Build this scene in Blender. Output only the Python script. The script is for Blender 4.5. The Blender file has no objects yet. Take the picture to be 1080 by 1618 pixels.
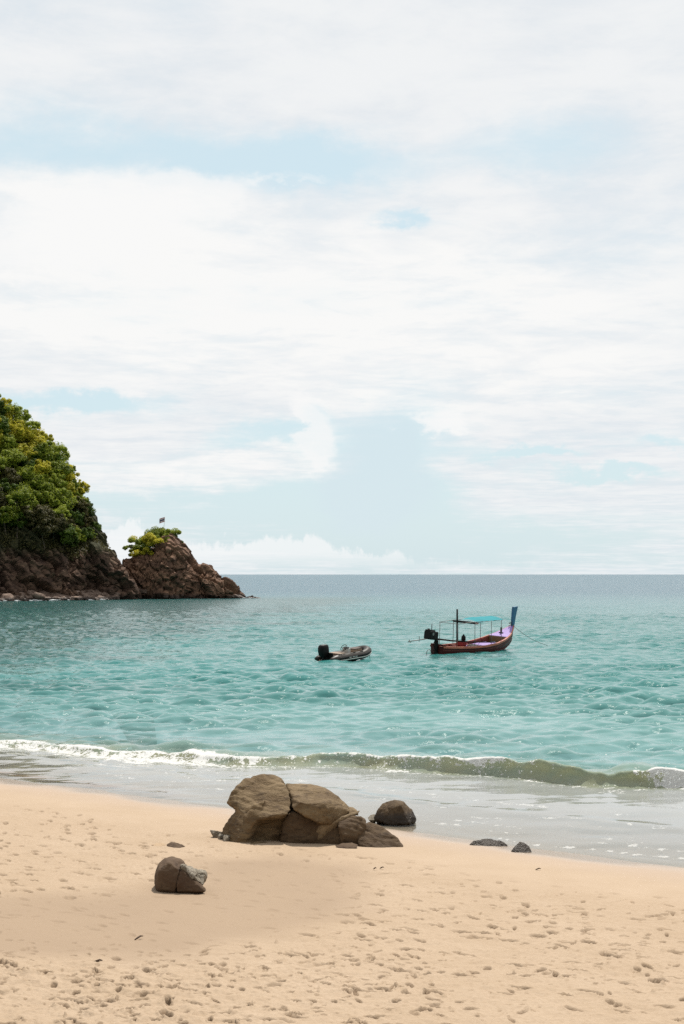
import bpy, bmesh, math, random
import numpy as np
from mathutils import Vector, Matrix

# ------------------------------------------------------------------ camera, sky, sun, exposure
SC = bpy.context.scene
COL = SC.collection
F = 2247.0            # focal length in photograph pixels (50 mm on a 36 mm tall frame)
CAMZ = 5.0            # eye height above the water (m)
SUN_EL, SUN_AZ = math.radians(61), math.radians(18)     # azimuth from +Y (seaward) towards +X
SKY_STRENGTH = 0.10

cd = bpy.data.cameras.new('camera'); cam = bpy.data.objects.new('camera', cd); COL.objects.link(cam)
cam.location = (0, 0, CAMZ); cam.rotation_euler = (math.radians(90), 0, 0)
cd.sensor_fit = 'VERTICAL'; cd.sensor_height = 36; cd.lens = 50.0
cd.shift_y = 98.0/1618.0; cd.clip_start = 0.1; cd.clip_end = 40000
SC.camera = cam
SC.view_settings.view_transform = 'Standard'; SC.view_settings.look = 'None'
SC.view_settings.exposure = 0.0; SC.view_settings.gamma = 1.0
SC.view_settings.use_curve_mapping = False
SC.render.engine = 'CYCLES'
SC.cycles.use_denoising = False
SC.cycles.max_bounces = 6; SC.cycles.sample_clamp_direct = 1.6; SC.cycles.transparent_max_bounces = 12
SC.cycles.sample_clamp_indirect = 6.0
SC.cycles.caustics_reflective = False; SC.cycles.caustics_refractive = False

ld = bpy.data.lights.new('sun', 'SUN'); sun = bpy.data.objects.new('sun', ld); COL.objects.link(sun)
ld.energy = 5.0; ld.angle = math.radians(0.53); ld.color = (1.0, 0.95, 0.87)
SUND = Vector((math.sin(SUN_AZ)*math.cos(SUN_EL), math.cos(SUN_AZ)*math.cos(SUN_EL), math.sin(SUN_EL)))
sun.rotation_euler = (-SUND).to_track_quat('-Z', 'Y').to_euler()

# ------------------------------------------------------------------ node expression helper
class S:
    """A socket with arithmetic."""
    def __init__(s, nt, out): s.nt, s.o = nt, out
    def _m(s, op, *a, clamp=False):
        n = s.nt.nodes.new('ShaderNodeMath'); n.operation = op; n.use_clamp = clamp
        for i, v in enumerate((s,)+a): put(s.nt, n.inputs[i], v)
        return S(s.nt, n.outputs[0])
    def __add__(s, b): return s._m('ADD', b)
    __radd__ = __add__
    def __mul__(s, b): return s._m('MULTIPLY', b)
    __rmul__ = __mul__
    def __sub__(s, b): return s._m('SUBTRACT', b)
    def __rsub__(s, b): return (s*-1.0)+b
    def __truediv__(s, b): return s._m('DIVIDE', b)
    def max(s, b): return s._m('MAXIMUM', b)
    def min(s, b): return s._m('MINIMUM', b)
    def exp(s): return s._m('EXPONENT')
    def pow(s, b): return s._m('POWER', b)
    def abs(s): return s._m('ABSOLUTE')
    def clamp(s): return s._m('ADD', 0.0, clamp=True)
    def step(s, a, b):          # smoothstep a..b
        n = s.nt.nodes.new('ShaderNodeMapRange'); n.interpolation_type = 'SMOOTHSTEP'; n.clamp = True
        put(s.nt, n.inputs[0], s); n.inputs[1].default_value = min(a, b); n.inputs[2].default_value = max(a, b)
        n.inputs[3].default_value = 0.0 if a < b else 1.0; n.inputs[4].default_value = 1.0 if a < b else 0.0
        return S(s.nt, n.outputs[0])
def put(nt, inp, v):
    if isinstance(v, S): nt.links.new(v.o, inp)
    elif hasattr(v, 'bl_idname') and not isinstance(v, (tuple, list)): nt.links.new(v, inp)
    else:
        if inp.type in ('RGBA',) and len(v) == 3: v = (*v, 1)
        inp.default_value = v
def node(nt, typ, ins=None, **kw):
    n = nt.nodes.new(typ)
    for k, v in kw.items(): setattr(n, k, v)
    for k, v in (ins or {}).items(): put(nt, n.inputs[k], v)
    return n
def mixc(nt, f, a, b, blend='MIX'):
    n = nt.nodes.new('ShaderNodeMix'); n.data_type = 'RGBA'; n.blend_type = blend
    put(nt, n.inputs[0], f); put(nt, n.inputs[6], a); put(nt, n.inputs[7], b)
    return S(nt, n.outputs[2])
def noise(nt, vec, scale, detail=4, rough=.55, dist=0.0, out=0):
    n = node(nt, 'ShaderNodeTexNoise', {'Scale': scale, 'Detail': detail, 'Roughness': rough, 'Distortion': dist})
    put(nt, n.inputs['Vector'], vec)
    return S(nt, n.outputs[out])
def comb(nt, x, y, z=0.0):
    n = node(nt, 'ShaderNodeCombineXYZ', {0: x, 1: y, 2: z}); return S(nt, n.outputs[0])
def comb3(nt, v): return comb(nt, v, v, v)
def vscale(nt, v, sc, loc=(0, 0, 0), rot=(0, 0, 0)):
    n = node(nt, 'ShaderNodeMapping'); put(nt, n.inputs['Vector'], v)
    n.inputs['Scale'].default_value = sc; n.inputs['Location'].default_value = loc; n.inputs['Rotation'].default_value = rot
    return S(nt, n.outputs[0])

# ------------------------------------------------------------------ world: Nishita sky behind broken bright cloud
W = bpy.data.worlds.new('World'); SC.world = W; W.use_nodes = True
def build_world():
    nt = W.node_tree; nt.nodes.clear()
    tc = node(nt, 'ShaderNodeTexCoord'); d = S(nt, tc.outputs['Generated'])
    sp = node(nt, 'ShaderNodeSeparateXYZ', {0: d}); x, y, z = (S(nt, sp.outputs[i]) for i in range(3))
    sky = node(nt, 'ShaderNodeTexSky', sky_type='NISHITA', sun_disc=False, sun_elevation=SUN_EL, sun_rotation=SUN_AZ,
               altitude=0, air_density=1.0, dust_density=1.5, ozone_density=1.0)
    skyc = S(nt, sky.outputs[0])
    zc = z.max(0.0)+0.045
    P = comb(nt, x/zc, y/zc, 0.0)
    nw = noise(nt, P, 0.55, 5, .6, 0.4)                       # large cloud masses of the layer overhead
    nm = noise(nt, vscale(nt, P, (1, 1, 1), (7, 3, 1)), 1.7, 7, .62, 0.5)
    nf = noise(nt, vscale(nt, P, (1, 1, 1), (2, 9, 4)), 5.0, 6, .65, 0.3)
    # bearing and height of the cloud features seaward (radians-like tangents)
    yy = y.max(0.05); ax0 = x/yy; el0 = z/yy
    D3 = comb(nt, ax0, el0*1.6, 0.0)
    wa = noise(nt, D3, 9.0, 6, .6); wb = noise(nt, vscale(nt, D3, (1, 1, 1), (3, 5, 2)), 13.0, 6, .62)
    wc = noise(nt, vscale(nt, D3, (1, 1, 1), (1, 8, 6)), 38.0, 6, .62)
    ax = ax0+(wa-.5)*0.095+(wc-.5)*.03; el = el0+(wb-.5)*0.050+(wc-.5)*.020
    def blob(px, py, rx, ry, p=1.0):
        u = (ax-((px-540)/F))*(F/rx); v = (el-((907-py)/F))*(F/ry)
        return ((u*u+v*v)*-p).exp()
    fade = y.step(.1, .5)
    base = (nw*.46+nm*.34+nf*.20)                             # about .5 on average
    gaps = (blob(300, 245, 260, 46)*.24+blob(520, 262, 170, 40)*.20+blob(40, 210, 150, 60)*.19+blob(850, 225, 130, 52)*.20
            +blob(640, 347, 50, 13)*.30+blob(120, 632, 110, 17)*.42+blob(420, 692, 120, 20)*.30+blob(500, 660, 30, 14)*.25
            +blob(835, 712, 75, 9)*.44+blob(960, 747, 110, 9)*.34+blob(620, 745, 85, 110)*.34+blob(610, 850, 330, 60)*.24
            +blob(200, 800, 300, 26)*.24+blob(1060, 700, 60, 10)*.22+blob(860, 870, 260, 30)*.16+blob(480, 800, 160, 50)*.14)
    cover = (base+0.17-gaps*fade*1.10)
    c = cover.step(.34, .70)
    # white tops: bright, crisp; veils: grey-white
    thick = (nm*.6+nf*.4).step(.34, .62)
    tops = (blob(190, 320, 190, 70)*.9+blob(150, 450, 300, 120)*.8+blob(620, 480, 500, 130)*.9+blob(495, 700, 42, 62)*1.1
            +blob(690, 662, 46, 22)*1.1+blob(300, 740, 220, 40)*.7+blob(760, 590, 320, 40)*.5)
    br = (thick*.62+tops*fade*.62+.02).clamp()
    cloudc = mixc(nt, br, (.750, .795, .840), (.945, .945, .935))
    # horizon cumulus row
    bumps = noise(nt, comb(nt, ax0, el0*.5, 0.0), 42.0, 7, .66)
    hh = (blob(430, 862, 250, 500)*.75+blob(800, 880, 120, 500)*.18+blob(190, 860, 70, 500)*.8+.02)
    top = (hh*fade)*.038+(bumps-.5)*.050-.004
    cum = (top-el0+(wc-.5)*.006).step(-.001, .0045)*(el0.step(.001, .018))*fade
    gapc = mixc(nt, .80, skyc, (7.0, 8.65, 9.2))
    colr = mixc(nt, c, gapc, mixc(nt, 1.0, cloudc, (10, 10, 10), 'MULTIPLY'))
    colr = mixc(nt, cum*.72, colr, (9.6, 9.6, 9.55))
    # crisp sunlit cumulus edges
    pf = (blob(497, 690, 40, 62)+blob(470, 655, 26, 20)*.7+blob(695, 662, 50, 22)+blob(180, 325, 150, 62)*1.1+blob(330, 312, 120, 30)*.9+blob(470, 282, 80, 10)*.45+blob(60, 400, 160, 60)*.9)
    puff = (pf+(wc-.5)*1.3+(wb-.5)*.6).step(.30, .80)*fade
    colr = mixc(nt, puff*.72, colr, (9.45, 9.45, 9.4))
    colm = (blob(610, 730, 75, 95)+blob(560, 790, 110, 60)*.7).step(.25, .8)*(1.0-puff)*fade
    colr = mixc(nt, colm*.62, colr, (6.7, 7.85, 8.4))
    hz = el0.abs().step(.10, .0)*.16
    colr = mixc(nt, hz, colr, (7.7, 8.75, 9.1))
    # cloud is brightest round the sun, dimmer in the half of the sky away from it
    ds = x*SUND.x+y*SUND.y+z*SUND.z
    colr = mixc(nt, 1.0, colr, comb3(nt, ds.step(-.70, .50)*.70+.30), 'MULTIPLY')
    below = z.step(-.02, .0)
    colr = mixc(nt, below, (3.0, 4.5, 4.8), colr)
    bg = node(nt, 'ShaderNodeBackground', {'Color': colr, 'Strength': SKY_STRENGTH})
    out = node(nt, 'ShaderNodeOutputWorld'); nt.links.new(bg.outputs[0], out.inputs[0])
build_world()
W.cycles.sampling_method = 'MANUAL'; W.cycles.sample_map_resolution = 512

# ------------------------------------------------------------------ helpers: noise, meshes, tags
RNG = np.random.default_rng(11)
random.seed(5)
def pnoise(P, seed=0):
    P = np.asarray(P, float); i = np.floor(P); f = P-i; i = i.astype(np.int64)
    u = f*f*f*(f*(f*6-15)+10); out = np.zeros(len(P))
    for dx in (0, 1):
        wx = u[:, 0] if dx else 1-u[:, 0]
        for dy in (0, 1):
            wy = u[:, 1] if dy else 1-u[:, 1]
            for dz in (0, 1):
                wz = u[:, 2] if dz else 1-u[:, 2]
                h = ((i[:, 0]+dx)*73856093 ^ (i[:, 1]+dy)*19349663 ^ (i[:, 2]+dz)*83492791 ^ (seed*2654435761+977)) & 0xffffffff
                h ^= h >> 13; h = (h*0x5bd1e995) & 0xffffffff; h ^= h >> 15
                g = ((h & 1023)/511.5-1)*(f[:, 0]-dx)+(((h >> 10) & 1023)/511.5-1)*(f[:, 1]-dy)+(((h >> 20) & 1023)/511.5-1)*(f[:, 2]-dz)
                out += g*wx*wy*wz
    return out
def fbm(P, octv=4, seed=0, gain=.5, lac=2.03):
    P = np.asarray(P, float); a, o = 1.0, np.zeros(len(P))
    for k in range(octv):
        o += a*pnoise(P, seed+k*7); P = P*lac+13.7; a *= gain
    return o
def pnoise2(x, y, seed=0):
    ix, iy = np.floor(x), np.floor(y); fx, fy = (x-ix).astype(np.float32), (y-iy).astype(np.float32)
    ix, iy = ix.astype(np.int64), iy.astype(np.int64)
    ux, uy = fx*fx*(3-2*fx), fy*fy*(3-2*fy)
    def g(dx, dy):
        h = ((ix+dx)*73856093 ^ (iy+dy)*19349663 ^ (seed*2654435761+977)) & 0xffffffff
        h ^= h >> 13; h = (h*0x5bd1e995) & 0xffffffff; h ^= h >> 15
        return ((h & 1023).astype(np.float32)/511.5-1)*(fx-dx)+(((h >> 10) & 1023).astype(np.float32)/511.5-1)*(fy-dy)
    a, b = g(0, 0), g(0, 1); a += ux*(g(1, 0)-a); b += ux*(g(1, 1)-b)
    return a+uy*(b-a)
def fbm2(x, y, sc, octv=4, seed=0, gain=.5):
    x, y = np.asarray(x, float)*sc+.37, np.asarray(y, float)*sc+.71; a = 1.0; o = np.zeros(np.shape(x), np.float32)
    for k in range(octv):
        o += a*pnoise2(x, y, seed+k*7); a *= gain
        x, y = (x*.8-y*.6)*2.03+13.7, (x*.6+y*.8)*2.03+5.1
    return o
def cells(P, seed=0):
    """Voronoi: random value of the nearest cell, F1, F2."""
    P = np.asarray(P, float); b = np.floor(P).astype(np.int64)
    f1 = np.full(len(P), 9.); f2 = np.full(len(P), 9.); rid = np.zeros(len(P))
    for dx in (-1, 0, 1):
        for dy in (-1, 0, 1):
            for dz in (-1, 0, 1):
                c = b+np.array([dx, dy, dz])
                h = (c[:, 0]*73856093 ^ c[:, 1]*19349663 ^ c[:, 2]*83492791 ^ (seed*40503+12345)) & 0xffffffff
                h ^= h >> 13; h = (h*0x5bd1e995) & 0xffffffff; h ^= h >> 15
                q = c+np.stack([(h & 1023)/1023., ((h >> 10) & 1023)/1023., ((h >> 20) & 1023)/1023.], 1)
                dd = np.linalg.norm(P-q, axis=1)
                r = (((h*2246822519) & 0xffffffff) >> 8 & 0xffff)/65535.
                m = dd < f1
                f2 = np.where(m, f1, np.minimum(f2, dd)); rid = np.where(m, r, rid); f1 = np.where(m, dd, f1)
    return rid, f1, f2
def sstep(a, b, x):
    t = np.clip((x-a)/(b-a), 0, 1); return t*t*(3-2*t)

def fast_mesh(name, V, Q, smooth=True):
    """mesh from vertex array and quad (or triangle) index array"""
    V = np.asarray(V, np.float32); Q = np.asarray(Q, np.int32); k = Q.shape[1]
    me = bpy.data.meshes.new(name)
    me.vertices.add(len(V)); me.vertices.foreach_set('co', V.ravel())
    me.loops.add(Q.size); me.loops.foreach_set('vertex_index', Q.ravel())
    me.polygons.add(len(Q)); me.polygons.foreach_set('loop_start', np.arange(0, Q.size, k, dtype=np.int32))
    me.polygons.foreach_set('use_smooth', np.full(len(Q), smooth))
    me.update(calc_edges=True)
    return me
def grid_quads(nr, nc):
    a = np.arange(nr*nc).reshape(nr, nc)
    return np.stack([a[:-1, :-1].ravel(), a[:-1, 1:].ravel(), a[1:, 1:].ravel(), a[1:, :-1].ravel()], 1)
def attr(me, name, vals):
    a = me.attributes.new(name, 'FLOAT', 'POINT'); a.data.foreach_set('value', np.asarray(vals, np.float32).ravel())
def link(name, me, mat=None, parent=None):
    o = bpy.data.objects.new(name, me); COL.objects.link(o)
    if mat is not None and not me.materials: me.materials.append(mat)
    if parent is not None: o.parent = parent
    return o
def tag(o, label=None, cat=None, group=None, kind=None):
    if label: o['label'] = label
    if cat: o['category'] = cat
    if group: o['group'] = group
    if kind: o['kind'] = kind
    return o
def empty(name, loc=(0, 0, 0), rot=(0, 0, 0)):
    o = bpy.data.objects.new(name, None); COL.objects.link(o); o.location = loc; o.rotation_euler = rot
    o.empty_display_size = .2
    return o
def at(px, py, Y): return Vector(((px-540)/F*Y, Y, CAMZ-(py-907)/F*Y))

def new_mat(name):
    m = bpy.data.materials.new(name); m.use_nodes = True; nt = m.node_tree; nt.nodes.clear()
    out = node(nt, 'ShaderNodeOutputMaterial')
    return m, nt, out
def objco(nt): return S(nt, node(nt, 'ShaderNodeTexCoord').outputs['Object'])
def worldpos(nt): return S(nt, node(nt, 'ShaderNodeNewGeometry').outputs['Position'])
def fattr(nt, n): return S(nt, node(nt, 'ShaderNodeAttribute', attribute_name=n).outputs['Fac'])
def bump(nt, h, dist, strength=1.0, normal=None):
    n = node(nt, 'ShaderNodeBump', {'Height': h, 'Distance': dist, 'Strength': strength})
    if normal is not None: put(nt, n.inputs['Normal'], normal)
    return S(nt, n.outputs[0])
def principled(nt, out, color, rough=.6, normal=None, spec=.5, metal=0.0, **kw):
    b = node(nt, 'ShaderNodeBsdfPrincipled')
    put(nt, b.inputs['Base Color'], color); put(nt, b.inputs['Roughness'], rough)
    put(nt, b.inputs['Specular IOR Level'], spec); put(nt, b.inputs['Metallic'], metal)
    if normal is not None: put(nt, b.inputs['Normal'], normal)
    for k, v in kw.items(): put(nt, b.inputs[k], v)
    if out is not None: nt.links.new(b.outputs[0], out.inputs[0])
    return b
def simple_mat(name, col, rough=.55, var=.18, scale=6.0, spec=.4, wear=None):
    m, nt, out = new_mat(name); p = objco(nt)
    n = noise(nt, p, scale, 5, .6); n2 = noise(nt, p, scale*5, 3, .6)
    c = mixc(nt, ((n-.5)*2.2+.5).clamp(), tuple(v*(1-var) for v in col), tuple(min(1, v*(1+var)) for v in col))
    if wear: c = mixc(nt, n2.step(.55, .72)*.6, c, wear)
    principled(nt, out, c, rough+0.0, bump(nt, n2, .004, .5), spec)
    return m

# ------------------------------------------------------------------ the beach
def shore_s(x, y): return -0.6*x-0.8*(y-28.67)         # metres up the beach from the waterline
def sand_base(x, y):
    s = shore_s(x, y)
    z = .060*s+.0018*np.clip(s-3, 0, 14)**2+np.clip(s-17, 0, None)*.04
    return np.where(s < 0, np.maximum(.055*s, -6), z)
def soft_poly(x, y, pts, soft):
    """signed distance to a polygon turned into a 0..1 mask"""
    P = np.array(pts); d = np.full(np.shape(x), 1e9); ins = np.zeros(np.shape(x), bool)
    for i in range(len(P)):
        a, b = P[i], P[(i+1) % len(P)]; e = b-a
        t = np.clip(((x-a[0])*e[0]+(y-a[1])*e[1])/(e@e), 0, 1)
        d = np.minimum(d, np.hypot(x-a[0]-t*e[0], y-a[1]-t*e[1]))
        cr = ((a[1] > y) != (b[1] > y)) & (x < (b[0]-a[0])*(y-a[1])/(b[1]-a[1]+1e-12)+a[0])
        ins ^= cr
    return sstep(-soft, soft, np.where(ins, d, -d))
def ground_pt(px, py):
    Y = 20.
    for _ in range(40):
        x = (px-540)/F*Y; z = float(sand_base(np.array(x), np.array(Y))); Y += .7*((CAMZ-z)*F/(py-907)-Y)
    return ((px-540)/F*Y, Y, z)

def build_beach():
    v = np.concatenate([np.linspace(.80, .372, 45)[:-1], np.linspace(.372, .098, 470)])
    Yr = 4.35/v
    u = np.concatenate([np.linspace(-.75, -.262, 70)[:-1], np.linspace(-.262, .262, 800), np.linspace(.262, .75, 70)[1:]])
    X = Yr[:, None]*u[None, :]; Y = np.repeat(Yr[:, None], len(u), 1)
    s = shore_s(X, Y); Z = sand_base(X, Y)
    wob = fbm2(X, Y, .35, 3, 3)
    rough = sstep(2.7, 4.3, s+wob*1.1)
    hollow = soft_poly(X+wob*.8, Y+fbm2(X, Y, .5, 3, 8)*.9,
        [ground_pt(*p)[:2] for p in ((-200, 1420), (0, 1412), (150, 1408), (245, 1398), (330, 1352), (450, 1350), (545, 1372), (610, 1405), (590, 1440),
                                     (430, 1478), (300, 1508), (200, 1512), (90, 1504), (-200, 1500))], .60)
    Z += -.03*hollow+.05*fbm2(X, Y, .22, 3, 21)*rough
    act = rough*(1-.74*hollow)
    near = sstep(20, 13.5, Y); left = sstep(.8, -1.8, X)
    busy = act*(.40+.75*near*left+.18*near)
    Z += act*(.022*fbm2(X, Y, 1.6, 4, 31)+.030*fbm2(X, Y, 5.0, 4, 41)*(.30+busy))
    Z += (.006*np.maximum(0, fbm2(X, Y*1.3, 11.0, 3, 47)-.05))*act
    # footprints and scuffs pressed into the dry sand
    rng = np.random.default_rng(77)
    stamps = []
    def ok(x, y, p):
        ss = shore_s(x, y)
        return ss > 3.2 and rng.random() < p
    for _ in range(46):                                       # walked tracks
        x, y = rng.uniform(-8, 7), rng.uniform(10, 27); a = rng.normal(math.radians(143), .45)+(math.pi if rng.random() < .5 else 0)
        for k in range(rng.integers(8, 22)):
            a += rng.normal(0, .07); x += .66*math.cos(a); y += .66*math.sin(a)
            sd = .10*(1 if k % 2 else -1)
            stamps.append((x-sd*math.sin(a), y+sd*math.cos(a), a, rng.uniform(.22, .28), rng.uniform(.085, .11), rng.uniform(.022, .045), 1))
    for _ in range(1100):                                      # loose churn over the whole dry beach
        x, y = rng.uniform(-9, 9), rng.uniform(9, 27)
        if abs(x) > .3*y: continue
        stamps.append((x, y, rng.uniform(0, 6.28), rng.uniform(.06, .22), rng.uniform(.03, .09), rng.uniform(.010, .030), 0))
    for _ in range(780):                                      # the well-trodden corner close by
        x, y = rng.uniform(-5.2, 1.0), rng.uniform(9, 16.2)
        stamps.append((x, y, rng.normal(math.radians(140), .8), rng.uniform(.06, .12)+.16*rng.random()**3, rng.uniform(.03, .06)+.06*rng.random()**3, rng.uniform(.010, .030)+.03*rng.random()**2, 1))
    for _ in range(260):
        x, y = rng.uniform(0, 5), rng.uniform(9.5, 20)
        stamps.append((x, y, rng.uniform(0, 6.28), rng.uniform(.10, .26), rng.uniform(.04, .10), rng.uniform(.014, .036), 1))
    for _ in range(4200):                                     # small pocks and kicked-up crumbs everywhere dry
        y = 9+18*rng.random()**1.2; x = rng.uniform(-.28, .28)*y
        if math.sin(x*1.7+y*.9)+math.sin(x*.6-y*1.3+2) < rng.normal(.1, .9): continue
        stamps.append((x, y, rng.normal(0, .6), rng.uniform(.03, .10), rng.uniform(.02, .045), rng.uniform(.009, .024)*(1 if rng.random() < .7 else -.7), 0))
    nz = fbm2(X, Y, 9.0, 2, 55); dent_shade = np.zeros_like(Z)
    for (x, y, a, L, Wd, dep, rim) in stamps:
        r = L*1.3
        i0, i1 = np.searchsorted(Yr, y-r), np.searchsorted(Yr, y+r)
        if i1-i0 < 2: continue
        j0, j1 = np.searchsorted(u, (x-r)/y-.004), np.searchsorted(u, (x+r)/y+.004)
        if j1-j0 < 2: continue
        bx, by = X[i0:i1, j0:j1]-x, Y[i0:i1, j0:j1]-y
        A = (bx*math.cos(a)+by*math.sin(a))/(L/2); B = (-bx*math.sin(a)+by*math.cos(a))/(Wd/2)
        q = np.sqrt(A*A+B*B)+nz[i0:i1, j0:j1]*.13
        m = act[i0:i1, j0:j1]
        Z[i0:i1, j0:j1] += m*dep*1.9*(-.95*sstep(1.10, .45, q)+.16*np.exp(-((q-1.3)/.3)**2)*(.6+rim*.7*np.clip(.5+1.5*nz[i0:i1, j0:j1], 0, 1)))
        dent_shade[i0:i1, j0:j1] = np.maximum(dent_shade[i0:i1, j0:j1], m*sstep(1.15, .5, q)*max(0, min(1, dep/.030)))
    # sand banked up and scoured round the stones
    for (x, y, r, h) in ((-2.35, 20.4, .55, -.015),):
        Z += h*np.exp(-((X-x)**2+(Y-y)**2)/r**2)
    me = fast_mesh('beach', np.stack([X, Y, Z], -1).reshape(-1, 3), grid_quads(*X.shape))
    attr(me, 'damp', hollow); attr(me, 'wet', sstep(2.3, .5, s+wob*.5)); attr(me, 'dry', act)
    soak = sstep(1.05, .05, s+fbm2(X, Y, .5, 3, 91)*1.0)
    attr(me, 'soak', soak); attr(me, 'dent_shade', dent_shade)
    m, nt, out = new_mat('beach_sand'); p = worldpos(nt)
    damp, wet, dry, sk = (fattr(nt, k) for k in ('damp', 'wet', 'dry', 'soak'))
    n1 = noise(nt, p, .8, 5, .6); n2 = noise(nt, p, 22, 4, .65); n3 = noise(nt, p, 240, 2, .6)
    c = mixc(nt, ((n1-.5)*1.6+.5).clamp(), (.358, .264, .178), (.420, .320, .228))
    c = mixc(nt, wet*.8, c, (.385, .298, .232))
    c = mixc(nt, dry*((n2-.5)*2.6+.20).clamp()*.55, c, (.27, .185, .110))
    c = mixc(nt, (n3-.35).clamp()*.35, c, (.24, .17, .11))
    c = mixc(nt, fattr(nt, 'dent_shade')*.80, c, (.105, .062, .032))  # footprints darkened: exposed damp sand, with the shade of the hollows painted in
    c = mixc(nt, damp*(n1*.6+.42), c, (.262, .188, .126))
    c = mixc(nt, sk*.75, c, (.250, .192, .140))
    rg = sk*-.62+.82
    b = bump(nt, n3, .004, .6, None); b2 = bump(nt, n2, .02, dry*.6, b)
    principled(nt, out, c, rg, b2, sk*.6+.15)
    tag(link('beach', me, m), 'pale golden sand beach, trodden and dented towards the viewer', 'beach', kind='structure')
build_beach()
def sand_z(x, y): return float(sand_base(np.array(float(x)), np.array(float(y))))

# ------------------------------------------------------------------ the sea
BRK = lambda x: 36.6-.386*x+.55*np.sin(x*.55+.6)+.22*np.sin(x*1.45+2.1)-.5*np.exp(-((x-4.2)/2.0)**2)
def build_sea():
    v = np.concatenate([np.linspace(.235, .165, 55)[:-1], np.linspace(.165, .112, 200)[:-1], np.linspace(.112, .036, 430)[:-1], np.linspace(.036, .010, 190)[:-1], 5/np.geomspace(500, 16000, 30)])
    Yr = 5.0/v
    u = np.concatenate([-np.geomspace(2.2, .272, 40)[:-1], np.linspace(-.272, .272, 780), np.geomspace(.272, 2.2, 40)[1:]])
    X = Yr[:, None]*u[None, :]; Y = np.repeat(Yr[:, None], len(u), 1); Z = np.zeros_like(X)
    dY = np.gradient(Yr)[:, None]
    rng = np.random.default_rng(4)
    s = shore_s(X, Y); w = (Y-BRK(X))*.93
    calm = sstep(-.2, 2.6, w)*.93+.07
    sx, sy = np.zeros_like(X), np.zeros_like(X)
    # gust patches modulate the chop
    gust = np.clip(.85+1.0*fbm2(X, Y*.6, .05, 3, 5)+.9*fbm2(X, Y, .22, 2, 6), .25, 2)
    for k in range(72):
        lam = .34*(2.6/.34)**rng.random()
        th = rng.normal(-math.pi/2+.12, .50); kx, ky = math.cos(th)*2*math.pi/lam, math.sin(th)*2*math.pi/lam
        a = .0112*lam**.70*rng.uniform(.5, 1.3)*(.75 if lam > 4 else 1.0)
        lamy = lam/max(.25, abs(math.sin(th)))
        fd = np.clip((lamy/dY-1.6)/1.6, 0, 1)
        ph = kx*X+ky*Y+rng.uniform(0, 6.28)
        amp = a*fd*calm*(gust if lam < 3 else 1)
        Z += amp*np.sin(ph); c = np.cos(ph)*amp*.85
        sx += c*math.cos(th); sy += c*math.sin(th)
    swell = .014*np.sin((Y+.38*X)*2*math.pi/9.5+1.2+1.1*fbm2(X, Y, .06, 2, 9))*sstep(2, 8, w)*np.clip(6/dY-1, 0, 1)*(Y < 300)
    Z += swell
    # the breaking wave
    n_l = fbm2(X, Y*.2, .55, 3, 61); n_s = fbm2(X, Y, 3.2, 4, 63)
    H = (.16+.13*sstep(-5.5, 0, X)+.08*sstep(1.5, 4.5, X))*(1+.85*n_l+.35*fbm2(X, Y*.2, 1.7, 3, 69))
    ww = w+.035*n_s+.18*fbm2(X, Y*.3, 1.3, 3, 67)
    face = sstep(-.05, .55, ww); back = np.where(ww > .55, np.exp(-np.clip(ww-.55, 0, None)/1.05), 1.0)
    wave = face*back
    Z += H*wave*(1+.05*n_s)
    lip = np.exp(-((ww-.50)/.22)**2)
    Yd = Y-sy*1.0-H*.75*lip; Xd = X-sx*1.0
    # low second ripple and runnels in the swash
    w2 = s+.8*fbm2(X, Y, .30, 3, 71)
    inner = (w < 0)
    Z += inner*(.016*np.exp(-((w2+3.1)/.22)**2)+.0045*fbm2(X*.6, Y, 1.5, 3, 73)*sstep(.0, -1.2, s)+.0016*fbm2(X, Y, 6, 2, 75)*sstep(.1, -.6, s))
    Z += .012*np.exp(-((w2+.12)/.25)**2)                      # the thin leading edge of the swash
    depth = np.clip(Z-sand_base(X, Y), 0, 30)
    left0 = sstep(-1.0, -5.0, X)
    # foam: on the crest, spilled in front on the near-shore side, and as thin lines in the swash
    left = sstep(-1.0, -5.0, X+.8*n_l); right = sstep(6.7, 7.7, X+.7*n_s-.9*(.5-ww)); mid = np.exp(-((X-3.5+.4*n_s)/.33)**2)*.55
    crest = np.exp(-((ww-.62)/.26)**2); front = np.exp(-((ww-.05+.25*n_s)/.34)**2)
    onface = sstep(-.1, .1, ww)*sstep(.75, .45, ww)
    foam = crest*(.44+.12*sstep(.3, -.4, X)+.8*n_l+.12*left)*sstep(6.0, 3.4, X)+front*left*.50+left*crest*.02
    foam += np.exp(-((ww+.35)/.45)**2)*left*.24
    foam += right*(crest*.5+onface*.75+front*.4)+mid*(crest*.9+onface*.4)
    foam += onface*(.10+.55*np.maximum(0, fbm2(X*2.2, Y*.7, 1.1, 3, 87)))*sstep(6, 2, np.abs(X))
    foam += .20*sstep(.4, 1.2, w)*np.exp(-np.clip(w-.8, 0, None)/1.0)*sstep(5, 3, X)
    def line(c, wd, f): return np.exp(-((w2-c)/wd)**2)*f
    brk = np.clip(.62+1.6*fbm2(X, Y, .8, 3, 81), 0, 1.3)
    lacy = inner*np.maximum(0, fbm2(X*.55+Y*.42, Y*1.9, .9, 4, 83))*sstep(-.4, -1.4, s)*.42*sstep(-8.5, -5, X)
    foam += inner*(line(-.55, .05, .75)*sstep(2.0, 3.4, X)+line(-1.15, .07, .50)*sstep(-5, -2, X)*brk+line(-1.9, .12, .42)*brk
                   +line(-2.9, .09, .50)*brk+line(-3.9, .20, .34)*brk)*sstep(-8.8, -6.8, X)
    foam += inner*.22*sstep(-1.2, -.1, w)*sstep(-7, -4, X)+lacy
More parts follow.
